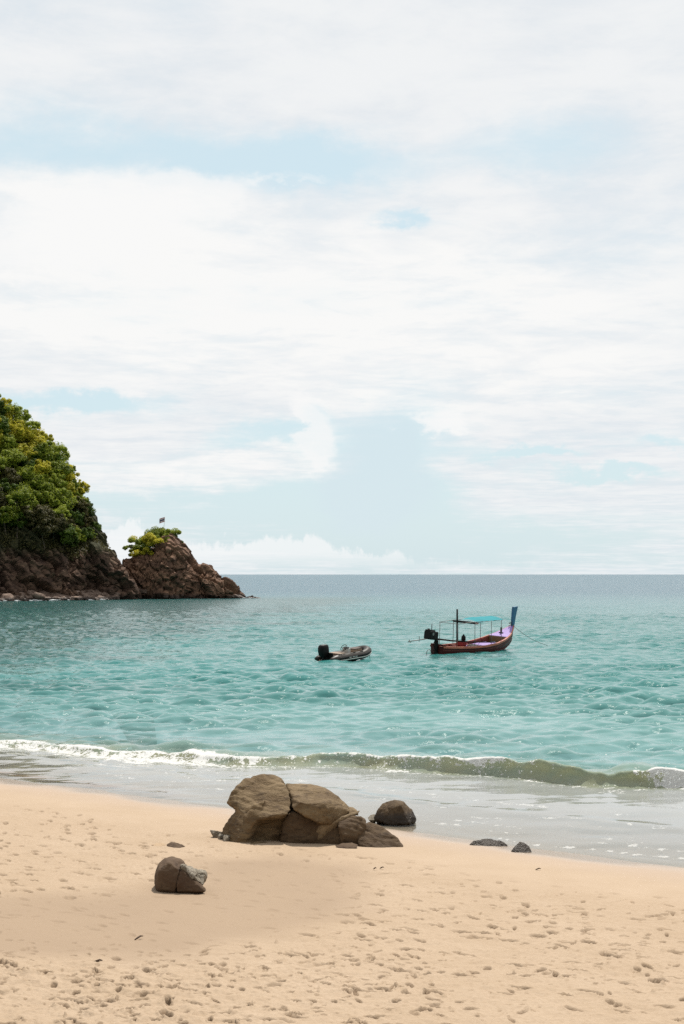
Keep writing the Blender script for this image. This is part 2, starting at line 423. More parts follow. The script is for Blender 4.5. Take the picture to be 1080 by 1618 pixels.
    sand = np.clip(sstep(1.7, .35, ww)*1.0*sstep(-.5, .05, ww)*(.30+.34*sstep(.75, .10, ww)+.25*left0+.6*fbm2(X*.7, Y, 1.6, 3, 65))+.20*np.exp(-((w-1.2)/1.6)**2), 0, 1)
    brown = inner*np.clip(np.exp(-((s+.55)/.45)**2)*sstep(-2.2, -4.2, X)*(.65+1.3*fbm2(X*.5+Y*.35, Y*2.6, 1.6, 3, 85)), 0, 1)
    me = fast_mesh('sea', np.stack([Xd, Yd, Z], -1).reshape(-1, 3), grid_quads(*X.shape))
    attr(me, 'foam', np.clip(foam, 0, 1.3)); attr(me, 'sediment', sand); attr(me, 'depth', depth); attr(me, 'brown', brown)
    attr(me, 'calm', calm); attr(me, 'silt', sstep(.4, -.5, w)); attr(me, 'swash', sstep(-.6, -1.1, w))
    m, nt, out = new_mat('sea_water'); p = worldpos(nt)
    fo, sd, dp, bw, cl = (fattr(nt, k) for k in ('foam', 'sediment', 'depth', 'brown', 'calm'))
    sp = node(nt, 'ShaderNodeSeparateXYZ', {0: p}); py = S(nt, sp.outputs[1])
    far = py.step(90, 420); mid = py.step(40, 75)
    patch = noise(nt, vscale(nt, p, (.05, .11, 1)), 1.0, 4, .6)
    c = mixc(nt, mid, (.125, .268, .255), (.036, .178, .168))
    c = mixc(nt, patch.step(.4, .7)*.55, c, (.014, .122, .112))
    px_ = S(nt, sp.outputs[0])                                # the headland's dark reflection, painted into the water colour
    hill_reflection = (px_*-.05+py*.006+(patch-.5)*1.6).step(.95, 1.75)*py.step(45, 70)*py.step(330, 270)
    c = mixc(nt, far, c, (.028, .096, .135))
    c = mixc(nt, hill_reflection*.85, c, (.008, .060, .052))
    c = mixc(nt, fattr(nt, 'silt'), c, (.440, .455, .450)); c = mixc(nt, sd, c, (.380, .405, .275))
    c = mixc(nt, bw, c, (.165, .105, .062))
    rip = noise(nt, vscale(nt, p, (1.0, 1.5, 1)), 2.6, 5, .6, .3)
    rip2 = noise(nt, vscale(nt, p, (.5, 1.0, 1)), .9, 5, .6, .2)
    rip3 = noise(nt, vscale(nt, p, (.03, .075, 1)), 1.0, 6, .65, .2)
    b1 = bump(nt, rip, .12, cl*(py.step(50, 110)*.42+.22))
    b2 = bump(nt, rip2, .65, py.step(50, 130)*.80, b1)
    b3 = bump(nt, rip3, 6.0, py.step(120, 500)*.42, b2)
    body = principled(nt, None, c, far*.22+.06, b3, .5, IOR=1.333)
    thin = node(nt, 'ShaderNodeBsdfTranslucent', {'Color': (.66, .66, .42, 1)})
    bd = node(nt, 'ShaderNodeMixShader', {0: sd*.5}); nt.links.new(body.outputs[0], bd.inputs[1]); nt.links.new(thin.outputs[0], bd.inputs[2])
    fr = node(nt, 'ShaderNodeFresnel', {'IOR': 1.333, 'Normal': b3})
    tr = node(nt, 'ShaderNodeBsdfTransparent', {'Color': (.93, .97, .96, 1)})
    gl = node(nt, 'ShaderNodeBsdfGlossy', {'Color': (1, 1, 1, 1), 'Roughness': .05, 'Normal': b3})
    clear = node(nt, 'ShaderNodeMixShader', {0: S(nt, fr.outputs[0])}); nt.links.new(tr.outputs[0], clear.inputs[1]); nt.links.new(gl.outputs[0], clear.inputs[2])
    cf = (dp*-2.3).exp()*(1.0-sd*.7)*(1.0-bw)
    ws = node(nt, 'ShaderNodeMixShader', {0: cf}); nt.links.new(bd.outputs[0], ws.inputs[1]); nt.links.new(clear.outputs[0], ws.inputs[2])
    f1 = noise(nt, p, 3.6, 5, .66, .6); f2 = noise(nt, p, 13, 4, .62)
    lace = ((f1-.5)*3.4+(f2-.5)*2.4)
    fm = (fo*1.35-.42+lace*.75).step(.12, .30)
    fn = node(nt, 'ShaderNodeVectorMath', {0: bump(nt, f2, .05, .8)}, operation='ADD'); fn.inputs[1].default_value = (0, .2, 1.0)
    fn = S(nt, node(nt, 'ShaderNodeVectorMath', {0: S(nt, fn.outputs[0])}, operation='NORMALIZE').outputs[0])
    wh = node(nt, 'ShaderNodeBsdfDiffuse', {'Color': (.86, .87, .86, 1), 'Normal': fn})
    wt = node(nt, 'ShaderNodeBsdfTranslucent', {'Color': (.86, .88, .87, 1)})
    wf = node(nt, 'ShaderNodeMixShader', {0: .45}); nt.links.new(wh.outputs[0], wf.inputs[1]); fm = fm*(1.0-fattr(nt, 'swash')*.45); nt.links.new(wt.outputs[0], wf.inputs[2])
    fs = node(nt, 'ShaderNodeMixShader', {0: fm}); nt.links.new(ws.outputs[0], fs.inputs[1]); nt.links.new(wf.outputs[0], fs.inputs[2])
    nt.links.new(fs.outputs[0], out.inputs[0])
    tag(link('sea', me, m), 'turquoise sea with a low wave breaking onto the sand', 'sea', kind='structure')
build_sea()

# ------------------------------------------------------------------ rock tools and materials
def rock_mat(name, a, b, dark, scale=2.0, streak=(1, 1, 1), rot=(0, 0, 0), wet=None, bumpd=.05):
    m, nt, out = new_mat(name); p = worldpos(nt)
    ps = vscale(nt, p, streak, (0, 0, 0), rot)
    n1 = noise(nt, ps, scale, 6, .62, .4); n2 = noise(nt, ps, scale*4.5, 5, .65, .2); n3 = noise(nt, p, scale*22, 3, .6)
    c = mixc(nt, n1.step(.36, .64), a, b)
    c = mixc(nt, n2.step(.50, .68)*.65, c, dark)
    c = mixc(nt, n3.step(.55, .75)*.35, c, tuple(min(1, v*1.5) for v in b))
    rg = .85
    if wet:
        z = S(nt, node(nt, 'ShaderNodeSeparateXYZ', {0: p}).outputs[2])
        wz = (z+(n1-.5)*wet[2]).step(wet[1], wet[0])
        c = mixc(nt, wz*.8, c, tuple(v*.45 for v in dark)); rg = wz*-.45+.85
    h = n2*.6+n3*.25+n1*.5
    principled(nt, out, c, rg, bump(nt, h, bumpd, .9), .3)
    return m
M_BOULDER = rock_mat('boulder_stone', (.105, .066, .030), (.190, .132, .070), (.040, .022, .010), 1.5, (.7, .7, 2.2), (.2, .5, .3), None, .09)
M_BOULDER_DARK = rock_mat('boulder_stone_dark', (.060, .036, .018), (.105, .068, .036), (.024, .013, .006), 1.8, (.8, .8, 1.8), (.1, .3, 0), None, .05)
M_VEIN = rock_mat('boulder_vein_stone', (.160, .112, .062), (.220, .160, .092), (.090, .056, .030), 4, (1, 1, 1), (0, 0, 0), None, .03)
M_SHALE = rock_mat('small_boulder_stone', (.068, .039, .022), (.105, .067, .038), (.030, .016, .009), 2.5, (1, 1, 1), (0, 0, 0), None, .03)
M_PALE = rock_mat('barnacle_stone', (.230, .195, .145), (.340, .300, .240), (.080, .055, .035), 9, (1, 1, 1), (0, 0, 0), None, .05)
M_WETROCK = rock_mat('wet_stone', (.070, .044, .022), (.115, .076, .040), (.026, .015, .008), 5, (1, 1, 1), (0, 0, 0), (.16, .30, .1), .04)
M_CLIFF = rock_mat('cliff_rock', (.150, .070, .044), (.265, .140, .088), (.050, .027, .020), .22, (1, 1, 2.4), (0, .75, .2), (.6, 1.6, .8), .5)
M_STACK = rock_mat('stack_rock', (.098, .052, .032), (.225, .125, .075), (.022, .013, .009), .24, (1, 1, 1.8), (0, .55, .2), (.5, 1.3, .8), .5)
M_SHORE = rock_mat('shore_boulder_rock', (.120, .078, .058), (.250, .178, .136), (.045, .028, .020), .7, (1, 1, 1), (0, 0, 0), (.35, .8, .5), .2)

def evaluated(me, mods):
    o = bpy.data.objects.new('tmp', me); COL.objects.link(o)
    for typ, kw in mods:
        md = o.modifiers.new('m', typ)
        for k, v in kw.items(): setattr(md, k, v)
    dg = bpy.context.evaluated_depsgraph_get()
    r = bpy.data.meshes.new_from_object(o.evaluated_get(dg))
    bpy.data.objects.remove(o); bpy.data.meshes.remove(me)
    return r
def hull_mesh(pts, voxel, smooth):
    bm = bmesh.new()
    for p in pts: bm.verts.new(p)
    bmesh.ops.convex_hull(bm, input=bm.verts)
    bmesh.ops.delete(bm, geom=[v for v in bm.verts if not v.link_faces], context='VERTS')
    bmesh.ops.recalc_face_normals(bm, faces=bm.faces)
    me = bpy.data.meshes.new('hull'); bm.to_mesh(me); bm.free()
    return evaluated(me, [('REMESH', dict(mode='VOXEL', voxel_size=voxel)), ('SMOOTH', dict(factor=.5, iterations=smooth))])
def displace(me, fn):
    n = len(me.vertices); co = np.empty(n*3, np.float32); no = np.empty(n*3, np.float32)
    me.vertices.foreach_get('co', co); me.vertices.foreach_get('normal', no)
    co, no = co.reshape(-1, 3).astype(float), no.reshape(-1, 3).astype(float)
    co = fn(co, no); me.vertices.foreach_set('co', co.astype(np.float32).ravel())
    me.polygons.foreach_set('use_smooth', np.ones(len(me.polygons), bool)); me.update()
    return me
def stone_fn(seed, amp=.05, sc=1.8, fine=.012, strata=0.0, tilt=(.35, .1, 1)):
    t = np.array(tilt)/np.linalg.norm(tilt)
    def fn(co, no):
        d = amp*fbm(co*sc, 4, seed)+fine*fbm(co*sc*6, 3, seed+50)
        if strata:
            q = co@t*9+1.6*fbm(co*1.3, 3, seed+9); d += strata*(np.abs((q % 1)-.5)*2-.5)
        r, f1, f2 = cells(co*sc*1.1, seed+3)
        d += amp*.9*(r-.5)*sstep(.0, .22, f2-f1)-amp*.30*sstep(.07, .0, f2-f1)
        return co+no*d[:, None]
    return fn
def to_local(me, org):
    me.transform(Matrix.Translation(-Vector(org)))

# ---- the large boulder on the sand: blocks split by cracks, each a part
def zb(zx, zy, dy, Y0=25.35):                # point read off the rock's front view, dy metres behind its front
    return at(320+zx/3, 1200+zy/3, Y0+dy)
def union_mesh(groups, voxel, smooth):
    bm = bmesh.new()
    for pts in groups:
        b = bmesh.new()
        for p in pts: b.verts.new(p)
        bmesh.ops.convex_hull(b, input=b.verts)
        bmesh.ops.delete(b, geom=[v for v in b.verts if not v.link_faces], context='VERTS'); bmesh.ops.recalc_face_normals(b, faces=b.faces)
        t = bpy.data.meshes.new('t'); b.to_mesh(t); b.free(); bm.from_mesh(t); bpy.data.meshes.remove(t)
    me = bpy.data.meshes.new('u'); bm.to_mesh(me); bm.free()
    return evaluated(me, [('REMESH', dict(mode='VOXEL', voxel_size=voxel)), ('SMOOTH', dict(factor=.5, iterations=smooth))])
org = Vector((-.6, 25.8, .18))
rock = empty('boulder', org)
tag(rock, 'largest brown boulder on the sand, split by deep cracks', 'rock')
def bk(groups, mat, seed, voxel=.026, smooth=3, grow=1.035, **kw):
    G = []
    for g in groups:
        P = [zb(*p) for p in g]; cc = sum(P, Vector())/len(P); P = [cc+(p-cc)*grow for p in P]
        P += [Vector((p.x, p.y, p.z-.35)) for p in P if p.z < .40]; G.append(P)
    kw = {**dict(amp=.040, sc=1.5, fine=.012, strata=.011, tilt=(.35, .1, 1)), **kw}
    me = displace(union_mesh(G, voxel, smooth), stone_fn(seed, **kw)); to_local(me, org)
    return link('rock_block', me, mat, rock)
# left mass: overhanging cap, leaning flank, recessed foot, low ledge
bk([[(120, 204, .50), (138, 165, .55), (158, 140, .6), (200, 98, .8), (270, 77, .9), (335, 78, 1.0), (366, 96, 1.0), (404, 158, .5), (419, 200, .3), (415, 238, .12), (400, 262, .06), (300, 272, -.06), (240, 290, -.05), (200, 262, .10), (150, 228, .42),
     (210, 115, 1.7), (300, 90, 1.8), (390, 140, 1.8), (330, 300, 1.8), (165, 225, 1.5)],
    [(300, 190, .20), (236, 215, .10), (145, 256, .36), (94, 325, .40), (82, 378, .34), (86, 402, .25), (148, 404, -.06), (163, 394, -.12), (246, 290, -.06), (150, 262, 1.3), (92, 400, 1.2), (260, 288, 1.2), (250, 400, 1.0)],
    [(236, 280, .42), (400, 262, .34), (372, 310, .36), (372, 400, .40), (165, 402, .30), (236, 280, 1.5), (410, 240, 1.5), (374, 400, 1.5), (165, 400, 1.4)],
    [(160, 392, -.10), (200, 386, -.02), (320, 394, .05), (330, 404, .05), (158, 406, -.20), (250, 406, -.20), (200, 386, .5), (320, 392, .5)]], M_BOULDER, 3)
# upper right mass
bk([[(424, 176, .40), (400, 120, 1.0), (432, 148, .8), (470, 142, .85), (520, 123, .8), (570, 133, .8), (640, 170, .7), (690, 220, .6), (692, 246, .48), (640, 280, .28), (600, 300, .12), (545, 294, .02), (480, 266, -.02), (428, 236, .10), (460, 200, .05),
     (580, 210, .10), (380, 120, 1.8), (560, 138, 1.9), (690, 235, 1.7), (560, 300, 1.8)]], M_BOULDER, 11, tilt=(.2, .1, 1))
# lower middle mass with the pale vein across it and the slope under it
bk([[(424, 244, .20), (480, 272, .12), (540, 301, .14), (602, 314, .20), (470, 365, .12), (376, 386, .16), (378, 296, .22), (374, 402, .2), (560, 402, .30), (620, 335, .28), (424, 246, 1.5), (602, 310, 1.5), (374, 400, 1.5), (560, 400, 1.5)],
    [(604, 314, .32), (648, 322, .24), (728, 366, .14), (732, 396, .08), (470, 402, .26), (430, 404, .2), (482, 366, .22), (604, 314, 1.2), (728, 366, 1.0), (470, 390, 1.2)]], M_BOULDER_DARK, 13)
bk([[(445, 360, .22), (450, 346, .22), (520, 318, .19), (610, 290, .18), (740, 240, .42), (742, 252, .38), (604, 306, .14), (500, 348, .17), (450, 352, .6), (600, 298, .6), (735, 246, .8)]], M_VEIN, 15, .02, 2, amp=.03, strata=0)
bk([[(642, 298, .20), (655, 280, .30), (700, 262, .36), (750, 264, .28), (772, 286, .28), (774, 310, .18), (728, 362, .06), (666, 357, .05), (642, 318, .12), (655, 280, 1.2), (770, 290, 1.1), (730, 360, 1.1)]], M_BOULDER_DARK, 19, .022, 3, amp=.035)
bk([[(688, 228, .66), (714, 228, .6), (734, 246, .5), (738, 266, .40), (690, 262, .42), (692, 230, 1.2), (734, 255, 1.2)]], M_BOULDER, 21, .02, 2, amp=.025)
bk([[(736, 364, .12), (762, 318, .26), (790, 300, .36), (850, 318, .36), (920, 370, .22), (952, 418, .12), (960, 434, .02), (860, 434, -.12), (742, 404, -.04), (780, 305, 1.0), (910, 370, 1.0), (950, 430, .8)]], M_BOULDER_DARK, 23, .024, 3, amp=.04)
bk([[(200, 180, 1.0), (260, 110, 1.2), (380, 140, 1.2), (520, 165, 1.1), (660, 220, .9), (730, 275, .7), (775, 325, .6), (700, 330, .45), (560, 300, .45), (400, 220, .55), (250, 240, .6), (180, 300, .7), (150, 400, .8), (760, 400, .6), (400, 400, .6)]], M_BOULDER_DARK, 2, .05, 2)
for i, q in enumerate([(72, 396, .45), (88, 388, .40), (100, 400, .22), (120, 404, .10), (84, 404, .30)]):
    c = zb(*q); c.z = sand_z(c.x, c.y)+.01; r = .07-.006*i
    P = [c+Vector((random.gauss(0, r), random.gauss(0, r), abs(random.gauss(0, r*.9)))) for _ in range(9)]+[c+Vector((0, 0, -.15))]
    me = displace(hull_mesh(P, .016, 1), stone_fn(200+i, .012, 6)); to_local(me, org)
    link('barnacle_crust', me, M_PALE, rock)

def lone_rock(name, pts, label, mat, seed, voxel=.02, amp=.025, parts=(), sc=3.0, strata=0.0):
    P = [Vector(p) for p in pts]; c = sum(P, Vector())/len(P); o = Vector((c.x, c.y, min(p.z for p in P)+.1))
    r = empty(name, o) if parts else None
    me = displace(hull_mesh(P, voxel, 3), stone_fn(seed, amp, sc, .008, strata)); to_local(me, o)
    if parts:
        link('rock_body', me, mat, r)
        for k, (nm, pp, mt, vx, am) in enumerate(parts):
            m2 = displace(hull_mesh([Vector(q) for q in pp], vx, 2), stone_fn(seed+31+k, am, sc*1.6, .008)); to_local(m2, o); link(nm, m2, mt, r)
    else:
        r = link(name, me, mat); r.location = o
    tag(r, label, 'rock'); return r
# rounded dark stone in front (zoom x6 view at 200,1310)
def zs(zx, zy, dy, Y0=20.0): return at(200+zx/6, 1310+zy/6, Y0+dy)
lone_rock('boulder', [zs(258, 500, .2), (zs(265, 420, .2)), zs(300, 330, .25), zs(360, 275, .35), zs(440, 262, .45), zs(520, 290, .45), zs(560, 330, .4), zs(505, 400, .05), zs(480, 500, .0), zs(460, 585, .0),
                      zs(300, 570, .0), zs(262, 530, .1), zs(300, 400, .02), zs(400, 310, .1), zs(270, 600, .6), zs(460, 640, .1), zs(300, 640, .1), zs(560, 600, .8), zs(330, 320, .8), zs(520, 300, .9)],
          'small rounded dark boulder with a pale ragged right flank, alone on the sand', M_SHALE, 41, .016, .016,
          parts=[('rock_block', [zs(478, 500, -.02), zs(510, 390, .05), zs(540, 358, .15), zs(600, 430, .1), zs(690, 520, .05), zs(752, 575, .02), zs(748, 590, -.02), zs(600, 592, -.04), zs(470, 588, -.02), zs(540, 370, .5), zs(690, 570, .4), zs(600, 640, .1), zs(480, 640, .1), zs(680, 620, .1)], M_SHALE, .014, .014),
                 ('pale_crust', [zs(640, 470, .08), zs(520, 352, .10), zs(560, 335, .3), zs(620, 370, .3), zs(690, 405, .3), zs(735, 415, .3), zs(690, 470, .2), zs(722, 545, .10), zs(690, 505, .05), zs(620, 445, .05), zs(560, 370, .6), zs(720, 430, .6), zs(600, 420, .7)], M_PALE, .012, .07)])
def zw(px, py, dy, Y0): return at(px, py, Y0+dy)
lone_rock('boulder', [zw(591, 1293, .1, 28.3), zw(597, 1280, .15, 28.3), zw(608, 1268, .3, 28.3), zw(622, 1262, .35, 28.3), zw(638, 1265, .35, 28.3), zw(650, 1280, .3, 28.3), zw(657, 1296, .2, 28.3), zw(648, 1301, .0, 28.3), zw(628, 1301, -.05, 28.3), zw(606, 1300, -.02, 28.3),
                      zw(633, 1272, .05, 28.3), zw(596, 1306, .5, 28.3), zw(652, 1308, .5, 28.3), zw(622, 1312, .0, 28.3), zw(610, 1270, .8, 28.3), zw(645, 1275, .8, 28.3), zw(622, 1310, .9, 28.3)],
          'brown rounded boulder standing in the shallow wash behind the large boulder', M_WETROCK, 47, .02, .03)
lone_rock('stone', [zw(580, 1292, .2, 28.4), zw(585, 1287, .25, 28.4), zw(592, 1286, .25, 28.4), zw(596, 1296, .1, 28.4), zw(582, 1296, .1, 28.4), zw(590, 1304, .3, 28.4), zw(592, 1288, .5, 28.4)],
          'pale little stone against the side of the boulder in the wash', M_PALE, 49, .012, .012)
lone_rock('stone', [zw(806, 1345, .1, 25.25), zw(812, 1337, .12, 25.25), zw(820, 1330, .2, 25.25), zw(828, 1331, .2, 25.25), zw(836, 1338, .18, 25.25), zw(841, 1347, .1, 25.25), zw(830, 1350, .0, 25.25), zw(814, 1349, .0, 25.25), zw(822, 1355, .3, 25.25), zw(826, 1333, .45, 25.25), zw(838, 1355, .3, 25.25), zw(810, 1355, .3, 25.25)],
          'small dark domed stone at the wet edge of the sand', M_WETROCK, 53, .012, .010)
lone_rock('stone', [zw(739, 1335, .1, 25.9), zw(748, 1328, .15, 25.9), zw(762, 1328, .2, 25.9), zw(775, 1325, .25, 25.9), zw(788, 1328, .2, 25.9), zw(800, 1333, .15, 25.9), zw(806, 1339, .1, 25.9), zw(790, 1341, .0, 25.9), zw(760, 1339, .0, 25.9), zw(770, 1350, .3, 25.9), zw(745, 1345, .3, 25.9), zw(800, 1348, .3, 25.9), zw(775, 1328, .6, 25.9)],
          'low wet ledge of glinting rock beside the small domed stone', M_WETROCK, 59, .012, .03, sc=6)
lone_rock('stone', [zw(529, 1336, .1, 25.05), zw(540, 1332, .15, 25.05), zw(556, 1331, .15, 25.05), zw(566, 1335, .1, 25.05), zw(564, 1340, -.02, 25.05), zw(545, 1340, -.05, 25.05), zw(532, 1339, .0, 25.05), zw(548, 1348, .2, 25.05), zw(550, 1333, .4, 25.05)],
          'thin flat stone lying on sand in front of the large boulder', M_SHALE, 61, .010, .006)
lone_rock('stone', [zw(262, 1335, .1, 24.3), zw(270, 1330, .15, 24.3), zw(282, 1332, .12, 24.3), zw(293, 1337, .1, 24.3), zw(284, 1340, -.02, 24.3), zw(268, 1340, -.03, 24.3), zw(278, 1348, .2, 24.3), zw(276, 1332, .35, 24.3)],
          'brown stone almost buried in sand behind the small rounded boulder', M_SHALE, 67, .010, .008)
lone_rock('stone', [zw(238, 1335, .05, 24.4), zw(248, 1331.5, .15, 24.4), zw(258, 1332, .15, 24.4), zw(263, 1336, .1, 24.4), zw(250, 1338, -.02, 24.4), zw(250, 1346, .2, 24.4), zw(252, 1332, .3, 24.4)],
          'sand-dusted hump of stone beside the buried brown stone', rock_mat('sandy_stone', (.36, .25, .16), (.42, .30, .19), (.25, .17, .1), 5, (1, 1, 1), (0, 0, 0), None, .02), 71, .010, .006)

# twig and dark scraps of driftwood on the sand
M_WOOD = simple_mat('driftwood', (.075, .045, .028), .8, .3, 30)
def tube(name, pts, radii, mat, parent=None, n=6, caps=True):
    pts = [Vector(p) for p in pts]; V, Q = [], []
    if not hasattr(radii, '__len__'): radii = [radii]*len(pts)
    up = Vector((.13, .21, .97))
    for i, p in enumerate(pts):
        d = (pts[min(i+1, len(pts)-1)]-pts[max(i-1, 0)]).normalized()
        a = d.cross(up)
        if a.length < .05: a = d.cross(Vector((1, 0, 0)))
        a.normalize(); b = d.cross(a)
        for k in range(n):
            t = 2*math.pi*k/n; V.append(p+(a*math.cos(t)+b*math.sin(t))*radii[i])
    for i in range(len(pts)-1):
        for k in range(n): Q.append((i*n+k, i*n+(k+1) % n, (i+1)*n+(k+1) % n, (i+1)*n+k))
    if caps: Q.append(tuple(range(n-1, -1, -1))); Q.append(tuple(range((len(pts)-1)*n, len(pts)*n)))
    me = bpy.data.meshes.new(name); me.from_pydata(V, [], Q)
    for pl in me.polygons: pl.use_smooth = len(pl.vertices) == 4
    return link(name, me, mat, parent)
for (px, py, L, a, lab) in ((219, 1480, .13, .9, 'dark twig on the smooth damp sand'), (603, 1373, .07, .1, 'dark scrap of driftwood near the domed stone, the longer of two'),
                            (592, 1374, .05, .2, 'short dark scrap of driftwood beside the longer one'), (850, 1375, .09, .05, 'dark scrap of driftwood on smooth sand below the domed stone'),
                            (154, 1517, .10, .15, 'short dark stick where smooth sand meets trodden sand')):
    g = ground_pt(px, py); c = Vector((g[0], g[1], g[2]-.02 if py > 1400 else g[2]+.01)); d = Vector((math.cos(a), math.sin(a), .05))*L*.5
    t = tube('twig', [c-d, c-d*.3+Vector((0, 0, .012)), c+d*.4+Vector((0, .01, .02)), c+d+Vector((0, 0, .012))], [.006, .011, .010, .005], M_WOOD)
    tag(t, lab, 'twig')

# ------------------------------------------------------------------ headland and islet
def leaf_mat(name, dark, lite, var=.5):
    m, nt, out = new_mat(name); p = worldpos(nt)
    oi = S(nt, node(nt, 'ShaderNodeObjectInfo').outputs['Random'])
    n = noise(nt, p, 1.1, 3, .6); n2 = noise(nt, p, .25, 2, .5)
    f = ((n-.5)*2.2+(n2-.5)*1.2+(oi-.5)*var+.5).clamp()
    c = mixc(nt, f, dark, lite)
    d = node(nt, 'ShaderNodeBsdfPrincipled'); put(nt, d.inputs['Base Color'], c); d.inputs['Roughness'].default_value = .55; d.inputs['Specular IOR Level'].default_value = .25
    t = node(nt, 'ShaderNodeBsdfTranslucent', {'Color': mixc(nt, .5, c, lite)})
    mx = node(nt, 'ShaderNodeMixShader', {0: .38}); nt.links.new(d.outputs[0], mx.inputs[1]); nt.links.new(t.outputs[0], mx.inputs[2])
    nt.links.new(mx.outputs[0], out.inputs[0]); return m
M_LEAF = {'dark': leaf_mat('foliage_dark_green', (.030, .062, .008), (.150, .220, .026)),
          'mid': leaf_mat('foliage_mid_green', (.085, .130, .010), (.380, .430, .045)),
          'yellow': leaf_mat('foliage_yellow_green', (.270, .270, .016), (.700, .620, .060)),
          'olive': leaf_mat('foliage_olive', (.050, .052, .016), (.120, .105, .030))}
M_BARK = simple_mat('bark', (.11, .085, .06), .85, .3, 3)

def leaf_cloud(rng, centers, radii, n, size, squash=.8):
    """n small leaf quads spread through lobes; returns vertices, quads"""
    k = rng.integers(0, len(centers), n)
    w = np.array(radii)[k]
    d = rng.normal(size=(n, 3)); d /= np.linalg.norm(d, axis=1)[:, None]
    rad = w*(rng.random(n)**.45)
    c = np.array(centers)[k]+d*rad[:, None]*np.array([1, 1, squash])
    nrm = d*.9+rng.normal(size=(n, 3))*.55+np.array([0, 0, .55]); nrm /= np.linalg.norm(nrm, axis=1)[:, None]
    t = np.cross(nrm, rng.normal(size=(n, 3))); t /= np.linalg.norm(t, axis=1)[:, None]
    b = np.cross(nrm, t); s = size*(.6+.8*rng.random(n))[:, None]
    fold = nrm*s*.18
    V = np.stack([c-t*s, c-b*s*.5-fold, c+t*s, c+b*s*.5-fold], 1).reshape(-1, 3)
    return V, np.arange(n*4).reshape(-1, 4)
def tree_meshes(seed, R=2.6, H=5.2, n=3400):
    rng = np.random.default_rng(seed); cs, rs = [], []
    nl = rng.integers(15, 22)
    for i in range(nl):
        a = rng.uniform(0, 6.28); h = rng.uniform(-.55, 1.0); rr = math.sqrt(max(.05, 1-h*h*.8))*rng.uniform(.35, 1.0)
        cs.append((R*rr*math.cos(a), R*rr*math.sin(a), H*.52+h*H*.40)); rs.append(R*rng.uniform(.30, .55))
    for i in range(18):            # loose sprays that break up the outline
        a = rng.uniform(0, 6.28); h = rng.uniform(-.3, 1.1); rr = rng.uniform(.9, 1.25)*math.sqrt(max(.05, 1-max(0, h)**2*.8))
        cs.append((R*rr*math.cos(a), R*rr*math.sin(a), H*.62+h*H*.36)); rs.append(R*rng.uniform(.14, .26))
    V, Q = leaf_cloud(rng, cs, rs, int(n*1.75), .19)
    crown = fast_mesh('crown', V, Q, False)
    # trunk with limbs
    TV, TQ = [], []
    def limb(p0, p1, r0, r1, k=6, seg=4):
        o = len(TV); d = (p1-p0).normalized(); a = d.orthogonal().normalized(); b = d.cross(a)
        for i in range(seg+1):
            t = i/seg; p = p0.lerp(p1, t)+Vector((rng.normal(0, .06), rng.normal(0, .06), 0))*(0 < i < seg); r = r0+(r1-r0)*t
            for j in range(k):
                g = 6.283*j/k; TV.append(p+(a*math.cos(g)+b*math.sin(g))*r)
        for i in range(seg):
            for j in range(k): TQ.append((o+i*k+j, o+i*k+(j+1) % k, o+(i+1)*k+(j+1) % k, o+(i+1)*k+j))
    top = Vector((rng.normal(0, .2), rng.normal(0, .2), H*.6)); limb(Vector((0, 0, -1.2)), top, .20, .10)
    for i in range(6):
        c = Vector(cs[i]); limb(top*rng.uniform(.55, .95), c, .08, .02, 5, 3)
    trunk = bpy.data.meshes.new('trunk'); trunk.from_pydata(TV, [], TQ)
    trunk.materials.append(M_BARK)
    return crown, trunk

# profile of the headland: ground height against x (ridge), metres
HX = np.array([-160, -120, -95, -80, -68, -60.5, -55.4, -52.9, -50.4, -47.9, -45.2, -43.6, -42.2, -41.0])
HZ = np.array([60, 55, 49, 43, 35.5, 29.0, 23.5, 19.5, 15.5, 11.2, 7.2, 5.0, 2.4, -1.2])
def hill_shore(x): return 264+(x+64)*1.0*.9+(x > -64)*0
def hill_z(x, t):
    """x, t in 0..1 from the waterline up to the ridge -> y, z"""
    rz = np.interp(x, HX, HZ)
    ys = 262+np.clip(x+64, -40, 30)*.85
    run = 6+rz*.62
    y = ys+run*t
    cliff = np.minimum(rz, 8.2+1.2*np.sin(x*.5))
    z = np.where(t < .16, cliff*(t/.16)**.8, cliff+(rz-cliff)*np.clip((t-.16)/.84, 0, 1)**.82)
    return y, z
def rocky(P, N, seed, big, small, amp, tilt=.6):
    R = np.array([[math.cos(tilt), 0, -math.sin(tilt)], [0, 1, 0], [math.sin(tilt), 0, math.cos(tilt)]])
    q = P@R.T*np.array([.55, 1, 1.5])
    q = q+.35*np.stack([fbm(P*.25, 3, seed+60), fbm(P*.25, 3, seed+61), fbm(P*.25, 3, seed+62)], 1)*big
    r1, a1, b1 = cells(q/big, seed); r2, a2, b2 = cells(q/small, seed+5)
    d = amp*((r1-.5)*1.6-.55*sstep(.10, .0, b1-a1))+amp*.45*((r2-.5)*1.4-.5*sstep(.12, 0, b2-a2))+amp*.28*fbm(P*.7, 3, seed+9)
    return d
